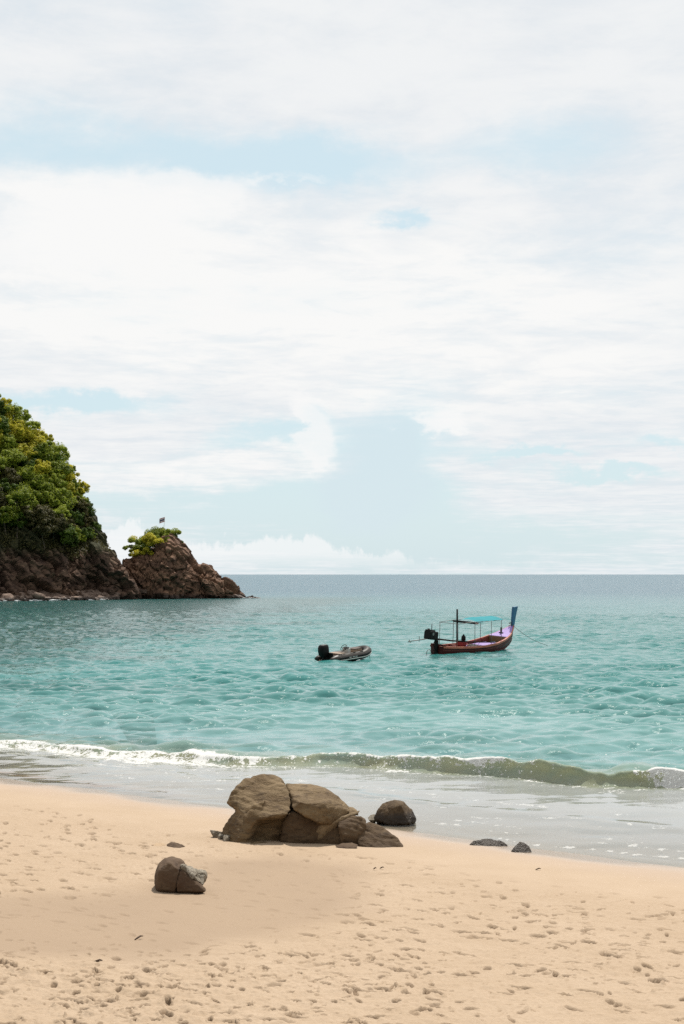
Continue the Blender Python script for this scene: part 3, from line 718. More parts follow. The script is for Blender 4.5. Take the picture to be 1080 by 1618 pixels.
def build_headland():
    x = np.concatenate([np.linspace(-160, -75, 60)[:-1], np.linspace(-75, -41, 210)]); 
    t = np.concatenate([np.linspace(-.06, .30, 90)[:-1], np.linspace(.30, 1, 60)])
    X, T = np.meshgrid(x, t, indexing='ij')
    Yh, Zh = hill_z(X, np.clip(T, 0, 1)); Zh = np.where(T < 0, T*40, Zh)
    # far side falls away behind the ridge
    xb = X[:, -1:]; back = [(Yh[:, -1:]+k, Zh[:, -1:]-k*1.1) for k in (4, 12, 45)]
    X = np.concatenate([X]+[xb]*3, 1); Yh = np.concatenate([Yh]+[b[0] for b in back], 1); Zh = np.concatenate([Zh]+[b[1] for b in back], 1)
    P = np.stack([X, Yh, Zh], -1)
    du = np.gradient(P, axis=0); dv = np.gradient(P, axis=1); N = np.cross(dv, du); N /= np.linalg.norm(N, axis=-1)[..., None]+1e-9
    N *= np.sign((N[..., 1:2]*-1+N[..., 2:3]).mean())
    p, n = P.reshape(-1, 3), N.reshape(-1, 3)
    d = rocky(p, n, 5, 4.6, 1.7, 1.7, .75)*sstep(-1.5, .5, p[:, 2])
    p = p+n*d[:, None]
    me = fast_mesh('headland', p, grid_quads(*X.shape), False)
    attr(me, 'green', sstep(7.5, 10.5, p[:, 2]+1.8*fbm(p*.3, 3, 77)))
    m, nt, out = new_mat('headland_ground'); pp = worldpos(nt); ps = vscale(nt, pp, (1, 1, 2.4), (0, 0, 0), (0, .75, .2))
    n1 = noise(nt, ps, .22, 6, .62, .4); n2 = noise(nt, ps, 1.0, 5, .65, .2); n3 = noise(nt, pp, 4, 3, .6); g = fattr(nt, 'green')
    c = mixc(nt, n1.step(.38, .62), (.070, .040, .027), (.155, .092, .060)); c = mixc(nt, n2.step(.48, .66)*.75, c, (.036, .021, .016))
    c = mixc(nt, n3.step(.58, .72)*.4, c, (.26, .17, .12)); c = mixc(nt, g*.9, c, (.030, .034, .012))
    z = S(nt, node(nt, 'ShaderNodeSeparateXYZ', {0: pp}).outputs[2]); c = mixc(nt, (z+n1*.8).step(1.9, .9)*.7, c, (.022, .016, .013))
    principled(nt, out, c, .9, bump(nt, n2*.7+n3*.3, .45, .9), .25)
    h = link('headland', me, m); tag(h, 'steep rocky headland thick with trees running down to the sea', 'headland', kind='structure')
build_headland()
def hill_ground(x, t):
    y, z = hill_z(np.array(float(x)), np.array(float(t))); return Vector((x, float(y), float(z)))

def proj(p): return 540+F*p.x/p.y, 907-F*(p.z-CAMZ)/p.y
ORD = ['', 'second', 'third', 'fourth', 'fifth', 'sixth', 'seventh', 'eighth', 'ninth', 'tenth', 'eleventh', 'twelfth', 'thirteenth', 'fourteenth', 'fifteenth', 'sixteenth', 'seventeenth', 'eighteenth', 'nineteenth', 'twentieth']
def build_trees():
    rng = np.random.default_rng(23)
    kinds = [tree_meshes(100+i, R, H, n) for i, (R, H, n) in enumerate(((2.5, 5.0, 3600), (2.1, 5.6, 3200), (2.9, 4.6, 4200), (2.3, 4.2, 3200), (1.8, 4.8, 2600)))]
    crowns = {}
    def crown(k, col):
        if (k, col) not in crowns:
            me = kinds[k][0].copy(); me.materials.clear(); me.materials.append(M_LEAF[col]); crowns[(k, col)] = me
        return crowns[(k, col)]
    spots = []
    rows = [(.985, 'along the crest'), (.90, 'just below the crest'), (.80, 'on the upper slope'), (.68, 'across the middle of the slope'), (.56, 'on the lower middle slope'), (.45, 'on the lower slope'), (.35, 'low on the slope'), (.27, 'in the row above the rocks')]
    for ri, (t, where) in enumerate(rows):
        x = -50.0 if ri > 2 else -49.4
        x -= (0, 1.2, .3, 1.0, .2, 1.1, .4, 1.8)[ri]
        while x > -74:
            tt = t+rng.normal(0, .025); g = hill_ground(x+rng.normal(0, .4), min(.985, tt))
            if g.z > 8.6:
                rz = float(np.interp(x, HX, HZ))
                spots.append((g, ri, where, rng.uniform(.78, 1.12)*(.42 if rz < 14 else .55 if rz < 19 else .85 if rz < 25 else 1.0)))
            x -= rng.uniform(2.0, 3.1)
    byrow = {}
    for g, ri, where, sc in spots: byrow.setdefault(ri, []).append((g, where, sc))
    for ri, L in byrow.items():
        L.sort(key=lambda e: -e[0].x)
        for i, (g, where, sc) in enumerate(L):
            px, py = proj(g)
            if px < -45: continue
            lit = (py < 800) and ri < 4  # sunlight put into the leaf colour: high crowns yellower, the others darker
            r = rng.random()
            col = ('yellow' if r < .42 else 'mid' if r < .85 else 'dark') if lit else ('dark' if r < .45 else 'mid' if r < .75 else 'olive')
            cn = {'yellow': 'yellow-green', 'mid': 'leafy green', 'dark': 'dark green', 'olive': 'olive'}[col]
            e = empty('hill_tree', g, (rng.normal(-.10, .08), rng.normal(.12, .08), rng.uniform(0, 6.28))); e.scale = (sc, sc, sc*rng.uniform(.9, 1.15))
            k = int(rng.integers(0, 5))
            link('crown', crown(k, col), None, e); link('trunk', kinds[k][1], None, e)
            first = ('%s tree nearest the sky edge %s' % (cn, where)) if i == 0 else ('%s tree %s in from the sky edge %s' % (cn, ORD[min(i, 19)], where))
            tag(e, first, 'tree', 'trees covering the headland')
    # low scrub knitting the slope together
    n = 15000; x = rng.uniform(-78, -44.5, n); t = rng.uniform(.17, .99, n)
    y, z = hill_z(x, t); m = (z > 7.4+1.6*np.sin(x*.9)+rng.normal(0, .7, n)) & (z < np.interp(x, HX, HZ)-.1)
    C = np.stack([x, y-.2, z+.25], 1)[m]
    V, Q = leaf_cloud(rng, C, np.full(len(C), .75), 26000, .17)
    o = link('scrub', fast_mesh('scrub', V, Q, False), M_LEAF['olive']); tag(o, 'tangled dark scrub between the trees on the headland', 'scrub', kind='stuff')
    return kinds
KINDS_T = build_trees()

# the islet
SX = np.array([193, 194.5, 197, 205, 215, 225, 236, 248, 260, 268, 274, 282, 291, 300, 308, 325, 331, 337, 346, 357, 364, 373, 382, 386, 392, 400, 408, 412])
SP = np.array([943, 897, 884, 877, 871, 868, 865, 856, 848, 847, 854, 862, 872, 884, 894, 898, 905, 913, 919, 920, 927, 934, 939, 944.5, 943, 942, 943.5, 946])
DS = 290.0
def build_islet():
    xs = np.concatenate([np.linspace(192.6, 199, 22)[:-1], np.linspace(199, 413, 230)]); hz = CAMZ-(np.interp(xs, SX, SP)-907)/F*DS
    X1 = (xs-540)/F*DS
    wd = 1.2+np.maximum(hz, 0)*.62; yc = DS+4+0*X1
    t = np.linspace(-1, 1, 120)
    X = np.repeat(X1[:, None], len(t), 1); T = np.repeat(t[None], len(X1), 0)
    Y = yc[:, None]+wd[:, None]*np.sin(T*math.pi/2)*(1+.0*T)
    prof = np.cos(T*math.pi/2)
    Z = hz[:, None]*prof**.62-1.0*(1-prof)**6*1.2
    P = np.stack([X, Y, Z], -1); du = np.gradient(P, axis=0); dv = np.gradient(P, axis=1); N = np.cross(du, dv); N /= np.linalg.norm(N, axis=-1)[..., None]+1e-9
    N *= np.sign(N[..., 2].mean())
    p, n = P.reshape(-1, 3), N.reshape(-1, 3)
    d = rocky(p, n, 15, 3.4, 1.35, 1.15, .55)*sstep(-1.2, .6, p[:, 2])*sstep(.0, 3.0, np.repeat(hz, len(t))+.8)
    p = p+n*d[:, None]
    me = fast_mesh('rock_body', p, grid_quads(*X.shape), False); o = Vector(((300-540)/F*DS, DS+4, 0)); to_local(me, o)
    e = empty('sea_stack', o); link('rock_body', me, M_STACK, e)
    tag(e, 'pointed brown rock islet with shrubs on its crown, off the headland', 'islet')
build_islet()
def shrub(px, py, Y, r, n, col, label, seed):
    rng = np.random.default_rng(seed); c = at(px, py, Y)
    cs = [(rng.normal(0, r*.5), rng.normal(0, r*.5), r*rng.uniform(.1, .8)) for _ in range(9)]; rs = [r*rng.uniform(.25, .5) for _ in cs]
    V, Q = leaf_cloud(rng, cs, rs, n, .16)
    e = empty('shrub', c); link('foliage', fast_mesh('foliage', V, Q, False), M_LEAF[col], e)
    tube('stem', [(0, 0, -1.0), (.05, 0, 0), (0, .08, r*.5)], [.07, .05, .02], M_BARK, e)
    tag(e, label, 'shrub', 'shrubs on the islet')
for i, (px, py, r, n, col, lab, dy) in enumerate((
        (247, 852, 2.1, 2500, 'mid', 'green shrub on the very top of the islet below the flag', 1.5), (238, 862, 1.7, 1500, 'yellow', 'bright yellow-green shrub just under the islet top', -.6),
        (266, 856, 1.3, 1100, 'dark', 'small dark shrub on the seaward shoulder of the islet top', 1.0), (225, 868, 1.6, 1200, 'mid', 'mid-green shrub halfway along the islet scrub', -.6),
        (224, 879, 1.3, 1300, 'dark', 'dark shrub low on the islet face under the pale ones', 0), (216, 878, 1.2, 800, 'yellow', 'pale green shrub spilling down the islet face', -1.8), (232, 876, 1.1, 700, 'yellow', 'lowest yellow-green shrub on the islet face', -2.4),
        (263, 850, 1.6, 1700, 'mid', 'rounded green shrub right at the foot of the flag pole', .6), (226, 862, 1.7, 1700, 'mid', 'full green shrub on the islet slope above the pale one', .2),
        (208, 872, 1.1, 1100, 'mid', 'green shrub at the islet edge facing the headland', .9), (236, 856, 1.7, 1900, 'yellow', 'yellow-green shrub on the skyline between islet edge and top', .6),
        (258, 860, 1.3, 1300, 'mid', 'green shrub draped over the islet face under the flag', -1.4), (273, 862, .9, 800, 'dark', 'tiny dark shrub lowest on the seaward shoulder of the islet', .4),
        (247, 860, 1.4, 1200, 'yellow', 'lime-green shrub in the middle of the islet scrub', -1.2))):
    shrub(px, py, DS+1.2+dy, r*1.25, int(n*1.9), col, lab, 300+i)

# flag on the islet
def build_flag():
    b = at(258.5, 848, DS+3.5); e = empty('flag', b); tag(e, 'small striped flag on a thin white pole atop the islet', 'flag')
    mw = simple_mat('flag_pole_white', (.75, .74, .72), .5, .05); top = (850-818.5)/F*(DS+4)
    tube('pole', [(0, 0, -1.2), (.02, 0, top*.5), (.25, 0, top)], [.05, .05, .035], mw, e, 8)
    cols = ((.45, .03, .04), (.75, .73, .72), (.09, .06, .13), (.09, .06, .13), (.75, .73, .72), (.45, .03, .04))
    for k, c in enumerate(cols):
        V, Q = [], []
        for i in range(9):
            xx = -i/8*1.15; sag = -.35*(i/8)**1.4; w = .10*math.sin(i*.9)
            for j in (0, 1): V.append((.22+xx, w, top-.1-(k+j)*.16+sag))
        for i in range(8): Q.append((2*i, 2*i+1, 2*i+3, 2*i+2))
        me = bpy.data.meshes.new('stripe'); me.from_pydata(V, [], Q)
        link('stripe', me, simple_mat('flag_stripe', c, .8, .05), e)
build_flag()

# boulders and rubble along the foot of the cliff, surf against them
def build_shore():
    rng = np.random.default_rng(9)
    def stone(seed, sub=3):
        bm = bmesh.new(); bmesh.ops.create_icosphere(bm, subdivisions=sub, radius=1.0); me = bpy.data.meshes.new('boulder'); bm.to_mesh(me); bm.free()
        def fn(co, no):
            s = np.array([1.0, .8, .62]); r, f1, f2 = cells(co*1.3, seed); q = co*(1+.22*(r-.5)[:, None]+.25*fbm(co*1.1, 3, seed)[:, None]); return q*s
        return displace(me, fn)
    proto = [stone(400+i) for i in range(5)]
    for m in proto: m.materials.append(M_SHORE)
    pos = [(8, 947, 1.5), (28, 944, 1.1), (42, 946, 1.3), (58, 942, .9), (70, 946, 1.2), (86, 943, 1.0), (97, 945, 1.3), (109, 940, 1.3), (118, 938, 1.0), (128, 944, 1.1), (140, 943, 1.2), (152, 944, .9), (163, 942, 1.1), (176, 941, 1.3), (188, 941, 1.0), (198, 943, .9), (212, 944, .8), (226, 945, .7)]
    for i, (px, py, r) in enumerate(pos):
        Y = 262+float(np.clip((px-540)/F*270+64, -40, 30))*.85-1.2 if px < 190 else DS-2.5
        c = at(px, py, Y); o = link('shore_boulder', proto[i % 5]); o.location = (c.x, Y, max(.15, min(c.z, 1.3))); r *= rng.uniform(.6, 1.15); o.scale = (r*rng.uniform(.8, 1.5), r, r*rng.uniform(.6, 1.1)); o.rotation_euler = (rng.normal(0, .4), rng.normal(0, .4), rng.uniform(0, 6)); o.location.x += rng.normal(0, .6); o.location.y += rng.normal(.6, .8)
        n = len(pos)-1-i
        tag(o, (('first' if i == 0 else ORD[i])+' tawny boulder along the cliff foot, counting towards the islet'), 'rock', 'boulders along the cliff foot')
    V, Q = [], []; base = 0
    bm = bmesh.new(); bmesh.ops.create_icosphere(bm, subdivisions=1, radius=1.0); iv = np.array([v.co[:] for v in bm.verts]); iq = np.array([[v.index for v in f.verts] for f in bm.faces]); bm.free()
    for _ in range(1300):
        x = rng.uniform(-78, -38); Y = 262+float(np.clip(x+64, -40, 30))*.85+rng.normal(.6, 1.5)
        if x > -44: Y = DS-2.2+rng.normal(0, .5)
        r = rng.uniform(.22, .95); z = max(0, (Y-(262+float(np.clip(x+64, -40, 30))*.85))*.5)+rng.uniform(-.1, .35)
        V.append(iv*(1+rng.normal(0, .14, (len(iv), 1)))*r*np.array([1.2, 1, .75])+np.array([x, Y-.8, min(z, 1.5)])); Q.append(iq+base); base += len(iv)
    o = link('rubble', fast_mesh('rubble', np.concatenate(V), np.concatenate(Q), False), M_SHORE); tag(o, 'loose rubble heaped along the foot of the cliff', 'rubble', kind='stuff')
    # white surf washing on the rocks
    m, nt, out = new_mat('surf_foam'); n = noise(nt, worldpos(nt), 3, 4, .6); principled(nt, out, mixc(nt, n, (.62, .66, .66), (.88, .88, .87)), .8, bump(nt, n, .2), .2)
    V, Q = [], []; base = 0
    def dab(x, Y, r):
        nonlocal base
        V.append(iv*(1+rng.normal(0, .2, (len(iv), 1)))*r*np.array([2.2, 1.2, .35])+np.array([x, Y, .06])); Q.append(iq+base); base += len(iv)
    for _ in range(420):
        x = -78+rng.random()**1.0*32; sh = 262+float(np.clip(x+64, -40, 30))*.85
        if rng.random() < (.9 if x < -60 else .25): dab(x, sh-2.4+rng.normal(0, .45), rng.uniform(.18, .60))
    for px in (384, 389, 393, 396, 240, 300): dab((px-540)/F*DS, DS+1.5, .3)
    o = link('surf', fast_mesh('surf', np.concatenate(V), np.concatenate(Q), True), m); tag(o, 'thin white surf washing against the cliff-foot rocks', 'surf', kind='stuff')
build_shore()

# ------------------------------------------------------------------ boats
def mesh_obj(name, V, Q, mat, parent, smooth=True):
    me = bpy.data.meshes.new(name); me.from_pydata([tuple(v) for v in V], [], [tuple(q) for q in Q])
    bm = bmesh.new(); bm.from_mesh(me); bmesh.ops.recalc_face_normals(bm, faces=bm.faces); bm.to_mesh(me); bm.free()
    for p in me.polygons: p.use_smooth = smooth
    return link(name, me, mat, parent)
def box(name, c, size, mat, parent, bev=.02, rot=(0, 0, 0)):
    bm = bmesh.new(); bmesh.ops.create_cube(bm, size=1.0)
    bmesh.ops.scale(bm, vec=size, verts=bm.verts)
    if bev: bmesh.ops.bevel(bm, geom=bm.edges[:], offset=bev, segments=2, affect='EDGES', profile=.6)
    bmesh.ops.rotate(bm, matrix=Matrix.Rotation(rot[2], 3, 'Z') @ Matrix.Rotation(rot[1], 3, 'Y') @ Matrix.Rotation(rot[0], 3, 'X'), verts=bm.verts)
    bmesh.ops.translate(bm, vec=c, verts=bm.verts)
    me = bpy.data.meshes.new(name); bm.to_mesh(me); bm.free()
    return link(name, me, mat, parent)
def loft(name, rings, mat, parent, closed=False, smooth=True):
    n = len(rings[0]); V = [v for r in rings for v in r]; Q = []
    for i in range(len(rings)-1):
        for k in range(n if closed else n-1): Q.append((i*n+k, i*n+(k+1) % n, (i+1)*n+(k+1) % n, (i+1)*n+k))
    return mesh_obj(name, V, Q, mat, parent, smooth)

M_HULL = simple_mat('hull_maroon_paint', (.070, .012, .010), .40, .3, 2.5, .25, (.13, .05, .035))
M_GUN = simple_mat('gunwale_coral_paint', (.42, .115, .062), .4, .18, 3, .5, (.55, .30, .22))
M_INNER = simple_mat('inner_hull_red_brown', (.21, .050, .036), .55, .25, 3, .4, (.12, .05, .03))
M_LILAC = simple_mat('deck_lilac_paint', (.29, .20, .47), .5, .12, 3, .4)
M_BLUE = simple_mat('stem_post_blue_paint', (.022, .115, .215), .4, .15, 5, .5, (.03, .15, .24))
M_TEAL = simple_mat('canopy_teal_cloth', (.008, .215, .250), .75, .10, 3, .2)
M_BLACK = simple_mat('black_metal', (.007, .006, .006), .5, .3, 8, .15, (.030, .020, .012))
M_MAST = simple_mat('mast_dark_wood', (.012, .008, .007), .6, .3, 6, .15)
M_STEEL = simple_mat('weathered_steel_tube', (.16, .15, .14), .4, .2, 8, .6)
M_RED = simple_mat('red_paint', (.30, .022, .020), .45, .2, 6)
M_WHITE = simple_mat('dull_white_plastic', (.52, .50, .46), .5, .12, 6)
M_ROPE = simple_mat('rope_fibre', (.10, .085, .065), .9, .2, 30)
M_GREY = simple_mat('tube_grey_rubber', (.032, .026, .021), .45, .15, 5, .3, (.12, .10, .08))
M_CHAR = simple_mat('tube_charcoal_rubber', (.010, .009, .008), .5, .2, 6, .2)
M_TAN = simple_mat('tan_vinyl', (.25, .175, .12), .6, .15, 6)

def build_longtail():
    th = math.radians(47); e = empty('longtail_boat', (8.66, 92.2, .0), (math.radians(3.5), math.radians(-1.0), th))
    tag(e, 'maroon wooden longtail boat with a teal awning and blue upright prow', 'boat')
    #        x     hb    sheer  chine hb  bottom z
    ST = [(-4.0, .50, .56, .30, -.18), (-3.5, .66, .52, .46, -.24), (-2.6, .84, .47, .62, -.28), (-1.4, .98, .45, .74, -.30), (-.2, 1.05, .46, .78, -.30), (1.0, 1.02, .56, .72, -.28),
          (2.0, .88, .74, .54, -.22), (2.8, .66, .96, .32, -.10), (3.35, .42, 1.18, .15, .10), (3.75, .20, 1.38, .05, .50), (3.98, .05, 1.50, .015, 1.05)]
    def ring(s, inner=False):
        x, hb, sh, cb, bz = s; o = .05 if inner else 0
        hb, cb, bz = max(.01, hb-o), max(.005, cb-o), bz+o*1.5
        L = [(x, hb, sh), (x, hb*.97, sh-(sh-bz)*.30), (x, hb*.86+cb*.10, sh-(sh-bz)*.62), (x, cb, bz+(sh-bz)*.14), (x, cb*.5, bz), (x, 0, bz-.03)]
        return L+[(a, -b, c) for a, b, c in reversed(L[:-1])]
    fine = []
    A = np.array(ST)
    for x in np.linspace(-4, 3.98, 40): fine.append((x, *[np.interp(x, A[:, 0], A[:, k]) for k in range(1, 5)]))
    hull = loft('hull', [ring(s) for s in fine], M_HULL, e)
    mesh_obj('transom', ring(fine[0]), [tuple(range(11))], M_HULL, hull, False)
    # strakes on the outside: plank lines
    for f in (.30, .62):
        for sd in (1, -1):
            pts = []
            for s in fine[:-2]:
                x, hb, sh, cb, bz = s; hbv = hb*.97 if f == .30 else hb*.86+cb*.10
                pts.append((x, sd*(hbv+.008), sh-(sh-bz)*f))
            tube('plank_seam', pts, .012, M_INNER, hull, 5)
    loft('inner_hull', [ring(s, True) for s in fine[:34]], M_INNER, e)
    for k in range(9):                                        # frames across the inside
        x = -3.2+k*.62; s = (x, *[np.interp(x, A[:, 0], A[:, j]) for j in range(1, 5)])
        tube('hull_frame', [(p[0], p[1]*.96, p[2]+.01) for p in ring(s, True)], .028, M_INNER, e, 5)
    for sd in (1, -1):                                        # gunwales
        R = []
        for s in fine:
            x, hb, sh, *_ = s; y = sd*hb
            R.append([(x, y+sd*.05, sh-.09), (x, y+sd*.05, sh+.03), (x, y-sd*min(.07, hb), sh+.035), (x, y-sd*min(.07, hb), sh-.05)])
        loft('gunwale', R, M_GUN, e, True, False)
    # lilac floor amidships and raised bow deck
    def slab(name, xs, zf, inset, mat, thick=.04):
        V, Q = [], []
        for x in xs:
            hb = np.interp(x, A[:, 0], A[:, 1])-inset
            for y in (-hb, -hb/3, hb/3, hb): V.append((x, y, zf(x)))
        for i in range(len(xs)-1):
            for j in range(3): Q.append((i*4+j, i*4+j+1, i*4+j+5, i*4+j+4))
        o = mesh_obj(name, V, Q, mat, e, False); m = o.modifiers.new('thickness', 'SOLIDIFY'); m.thickness = thick; return o
    sheer = lambda x: float(np.interp(x, A[:, 0], A[:, 2]))
    slab('deck_floor', np.linspace(-.2, 1.9, 8), lambda x: .30+max(0, x-.2)*.10, .10, M_LILAC)
    slab('bow_deck', np.linspace(2.35, 3.95, 9), lambda x: sheer(x)+.005, .03, M_LILAC)
    box('bow_bulkhead', (2.33, 0, .62), (.05, 1.40, .46), simple_mat('bulkhead_ochre', (.22, .13, .05), .6, .2, 6), e, .01)
    slab('floor_boards', np.linspace(-3.6, -.25, 8), lambda x: .10, .22, M_INNER)
    for x, m in ((-2.9, M_INNER), (-.25, M_RED), (-1.5, M_INNER)): box('thwart', (x, 0, .40), (.22, 1.72 if x > -2 else 1.30, .05), m, e, .01)
    # prow post: flares towards the top
    R = []
    for t in np.linspace(0, 1, 9):
        x = 3.93+.10*t+.10*t*t; z = 1.38+1.36*t; w = .105+.105*t**1.3; d = .075+.02*t
        R.append([(x-w, -d, z), (x+w, -d, z+w*.12), (x+w, d, z+w*.12), (x-w, d, z)])
    pr = loft('prow_post', R, M_BLUE, e, True, False); mesh_obj('cap', R[-1], [(0, 1, 2, 3)], M_BLUE, pr, False)
    tube('mooring_bitt', [(2.85, .12, .92), (2.85, .12, 1.42)], [.065, .07], M_MAST, e, 8)
    tube('bitt_crossbar', [(2.85, -.05, 1.06), (2.85, .30, 1.06)], .03, M_MAST, e, 6)
    tube('rope_coil', [(3.75+.06*math.cos(a), .05+.12*math.sin(a), 1.42+.02*i) for i, a in enumerate(np.linspace(0, 12, 18))], .02, M_ROPE, e, 5)
    # mast and awning
    tube('mast', [(-1.35, .45, .15), (-1.55, .42, 2.75)], [.075, .055], M_MAST, e, 8)
    for x, y in ((-2.85, -.72), (-1.25, -.88), (1.55, -.88), (.45, -.90), (-2.85, .72), (-1.25, .90), (1.55, .84)):
        tube('awning_pole', [(x, y, sheer(x)), (x-.05, y*.98, 2.02 if x > -2 else 1.96)], .019, M_STEEL, e, 6)
    for y in (-.86, .86): tube('awning_rail', [(-2.92, y*.86, 1.95), (-1.2, y, 2.02), (1.62, y, 2.03)], .020, M_STEEL, e, 6)
    tube('awning_rail', [(-2.9, -.74, 1.95), (-2.9, .74, 1.95)], .02, M_STEEL, e, 6)
    V, Q = [], []; nx, ny = 22, 12
    for i in range(nx):
        for j in range(ny):
            a, b = i/(nx-1), j/(ny-1)*2-1; x = -.95+2.60*a; y = b*.90
            z = 2.06+.16*(1-b*b)-.05*math.sin(a*math.pi*3)**2-(.12*(1-a/.2) if a < .2 else 0)
            V.append((x, y, z))
    for i in range(nx-1):
        for j in range(ny-1): Q.append((i*ny+j, i*ny+j+1, (i+1)*ny+j+1, (i+1)*ny+j))
    mesh_obj('awning', V, Q, M_TEAL, e)
    V2 = [(-.93, -.96, 1.98), (-.93, .96, 1.98), (-1.5, .9, 2.02), (-1.5, -.9, 2.02), (-1.15, -.95, 1.86), (-1.15, .95, 1.86)]
    mesh_obj('awning_fold', V2, [(0, 1, 5, 4), (4, 5, 2, 3)], simple_mat('rolled_dark_cloth', (.045, .020, .018), .8, .2), e)
    # stern bracket
    box('stern_post', (-4.08, -.02, .42), (.18, .22, 1.0), M_BLACK, e, .03); box('stern_crossbeam', (-3.85, 0, .62), (.14, 1.15, .12), M_HULL, e, .02)
    for k, (y, r) in enumerate(((-.20, .26), (.18, .22))):
        tube('fender_loop', [(-4.45-.1*k+r*math.cos(a), y, .12+r*math.sin(a)) for a in np.linspace(-.4, 3.6, 14)], .022, M_STEEL if k else M_BLACK, e, 6)
    # engine on its swivel with tiller and long tail shaft
    eng = box('engine', (-4.60, 0, 1.26), (.78, .56, .50), M_BLACK, e, .06, (0, .10, 0))
    box('engine_head', (-4.70, 0, 1.54), (.52, .44, .16), M_BLACK, eng, .04, (0, .1, 0)); tube('exhaust_pipe', [(-4.45, .1, 1.5), (-4.44, .1, 1.95)], .024, M_BLACK, eng, 6)
    tube('flywheel', [(-4.50, -.30, 1.22), (-4.50, -.23, 1.22)], .19, M_BLACK, eng, 16); tube('pulley', [(-4.72, -.29, 1.36), (-4.72, -.23, 1.36)], .09, M_STEEL, eng, 12)
    tube('air_filter', [(-4.74, .1, 1.54), (-4.74, .1, 1.68)], .08, M_BLACK, eng, 10)
    box('engine_bed', (-4.35, 0, 1.00), (.85, .30, .08), M_BLACK, e, .01, (0, .1, 0)); tube('swivel', [(-4.10, 0, .85), (-4.10, 0, 1.04)], .09, M_BLACK, e, 10)
    tube('tiller', [(-4.15, 0, 1.02), (-2.9, -.30, .86), (-1.2, -.62, .72), (.75, -.80, .62)], [.055, .05, .042, .032], M_MAST, e, 7)
    tube('tiller_grip', [(.45, -.785, .635), (.95, -.81, .61)], .045, simple_mat('grip_blue_grey', (.06, .09, .13), .6, .1), e, 7)
    sh = tube('tail_shaft', [(-4.7, 0, 1.08), (-6.75, .0, .98)], [.035, .028], M_STEEL, e, 7)
    for a in (0, 2.09, 4.19): tube('propeller_blade', [(-6.70, 0, .98), (-6.70, .13*math.sin(a), .98+.13*math.cos(a))], [.03, .02], M_STEEL, sh, 5)
    tube('skeg_fin', [(-5.75, 0, .90), (-5.75, 0, 1.26)], [.018, .018], M_STEEL, sh, 5)
    tube('cooling_hose', [(-4.4, -.15, .95), (-4.62, -.22, .70), (-4.45, -.2, .45), (-4.2, -.1, .38)], .025, M_BLACK, e, 6)
    return e
LT = build_longtail()
bpy.context.view_layer.update()
def on_boat(e, p): return e.matrix_world @ Vector(p)
def in_boat(name, loc, label, cat, build):
    r = empty(name, on_boat(LT, loc), LT.rotation_euler); build(r); tag(r, label, cat)
in_boat('storage_box', (-1.45, .05, .44), 'red box beside the mast inside the longtail boat', 'box', lambda r: (box('box_body', (0, 0, .13), (.42, .5, .26), M_RED, r, .03), box('lid', (0, 0, .28), (.45, .53, .05), M_RED, r, .015)))
in_boat('canister', (-1.32, .0, .76), 'dark canister standing on the red box in the longtail boat', 'canister', lambda r: (tube('canister_body', [(0, 0, 0), (0, 0, .05), (0, 0, .26), (0, 0, .34)], [.13, .15, .14, .06], M_BLACK, r, 12), tube('cap', [(0, 0, .34), (0, 0, .40)], .05, M_BLACK, r, 10)))
in_boat('crate', (-.85, -.35, .13), 'pale plastic crate standing low inside the longtail boat', 'crate',
        lambda r: (box('crate_wall', (0, -.2, .2), (.5, .03, .38), M_WHITE, r, .01), box('crate_wall', (0, .2, .2), (.5, .03, .38), M_WHITE, r, .01), box('crate_wall', (-.25, 0, .2), (.03, .4, .38), M_WHITE, r, .01), box('crate_wall', (.25, 0, .2), (.03, .4, .38), M_WHITE, r, .01), box('crate_floor', (0, 0, .02), (.48, .38, .03), M_WHITE, r, .01)))
p0 = on_boat(LT, (3.92, -.05, 1.48)); p1 = Vector((14.6, 99.6, -.05)); pts = []
for i in range(15):
    t = i/14; p = p0.lerp(p1, t); p.z -= .22*math.sin(math.pi*t); pts.append(p)
tag(tube('mooring_rope', pts, .013, M_ROPE, None, 6), 'dark mooring rope from the longtail prow sagging into the sea', 'rope')

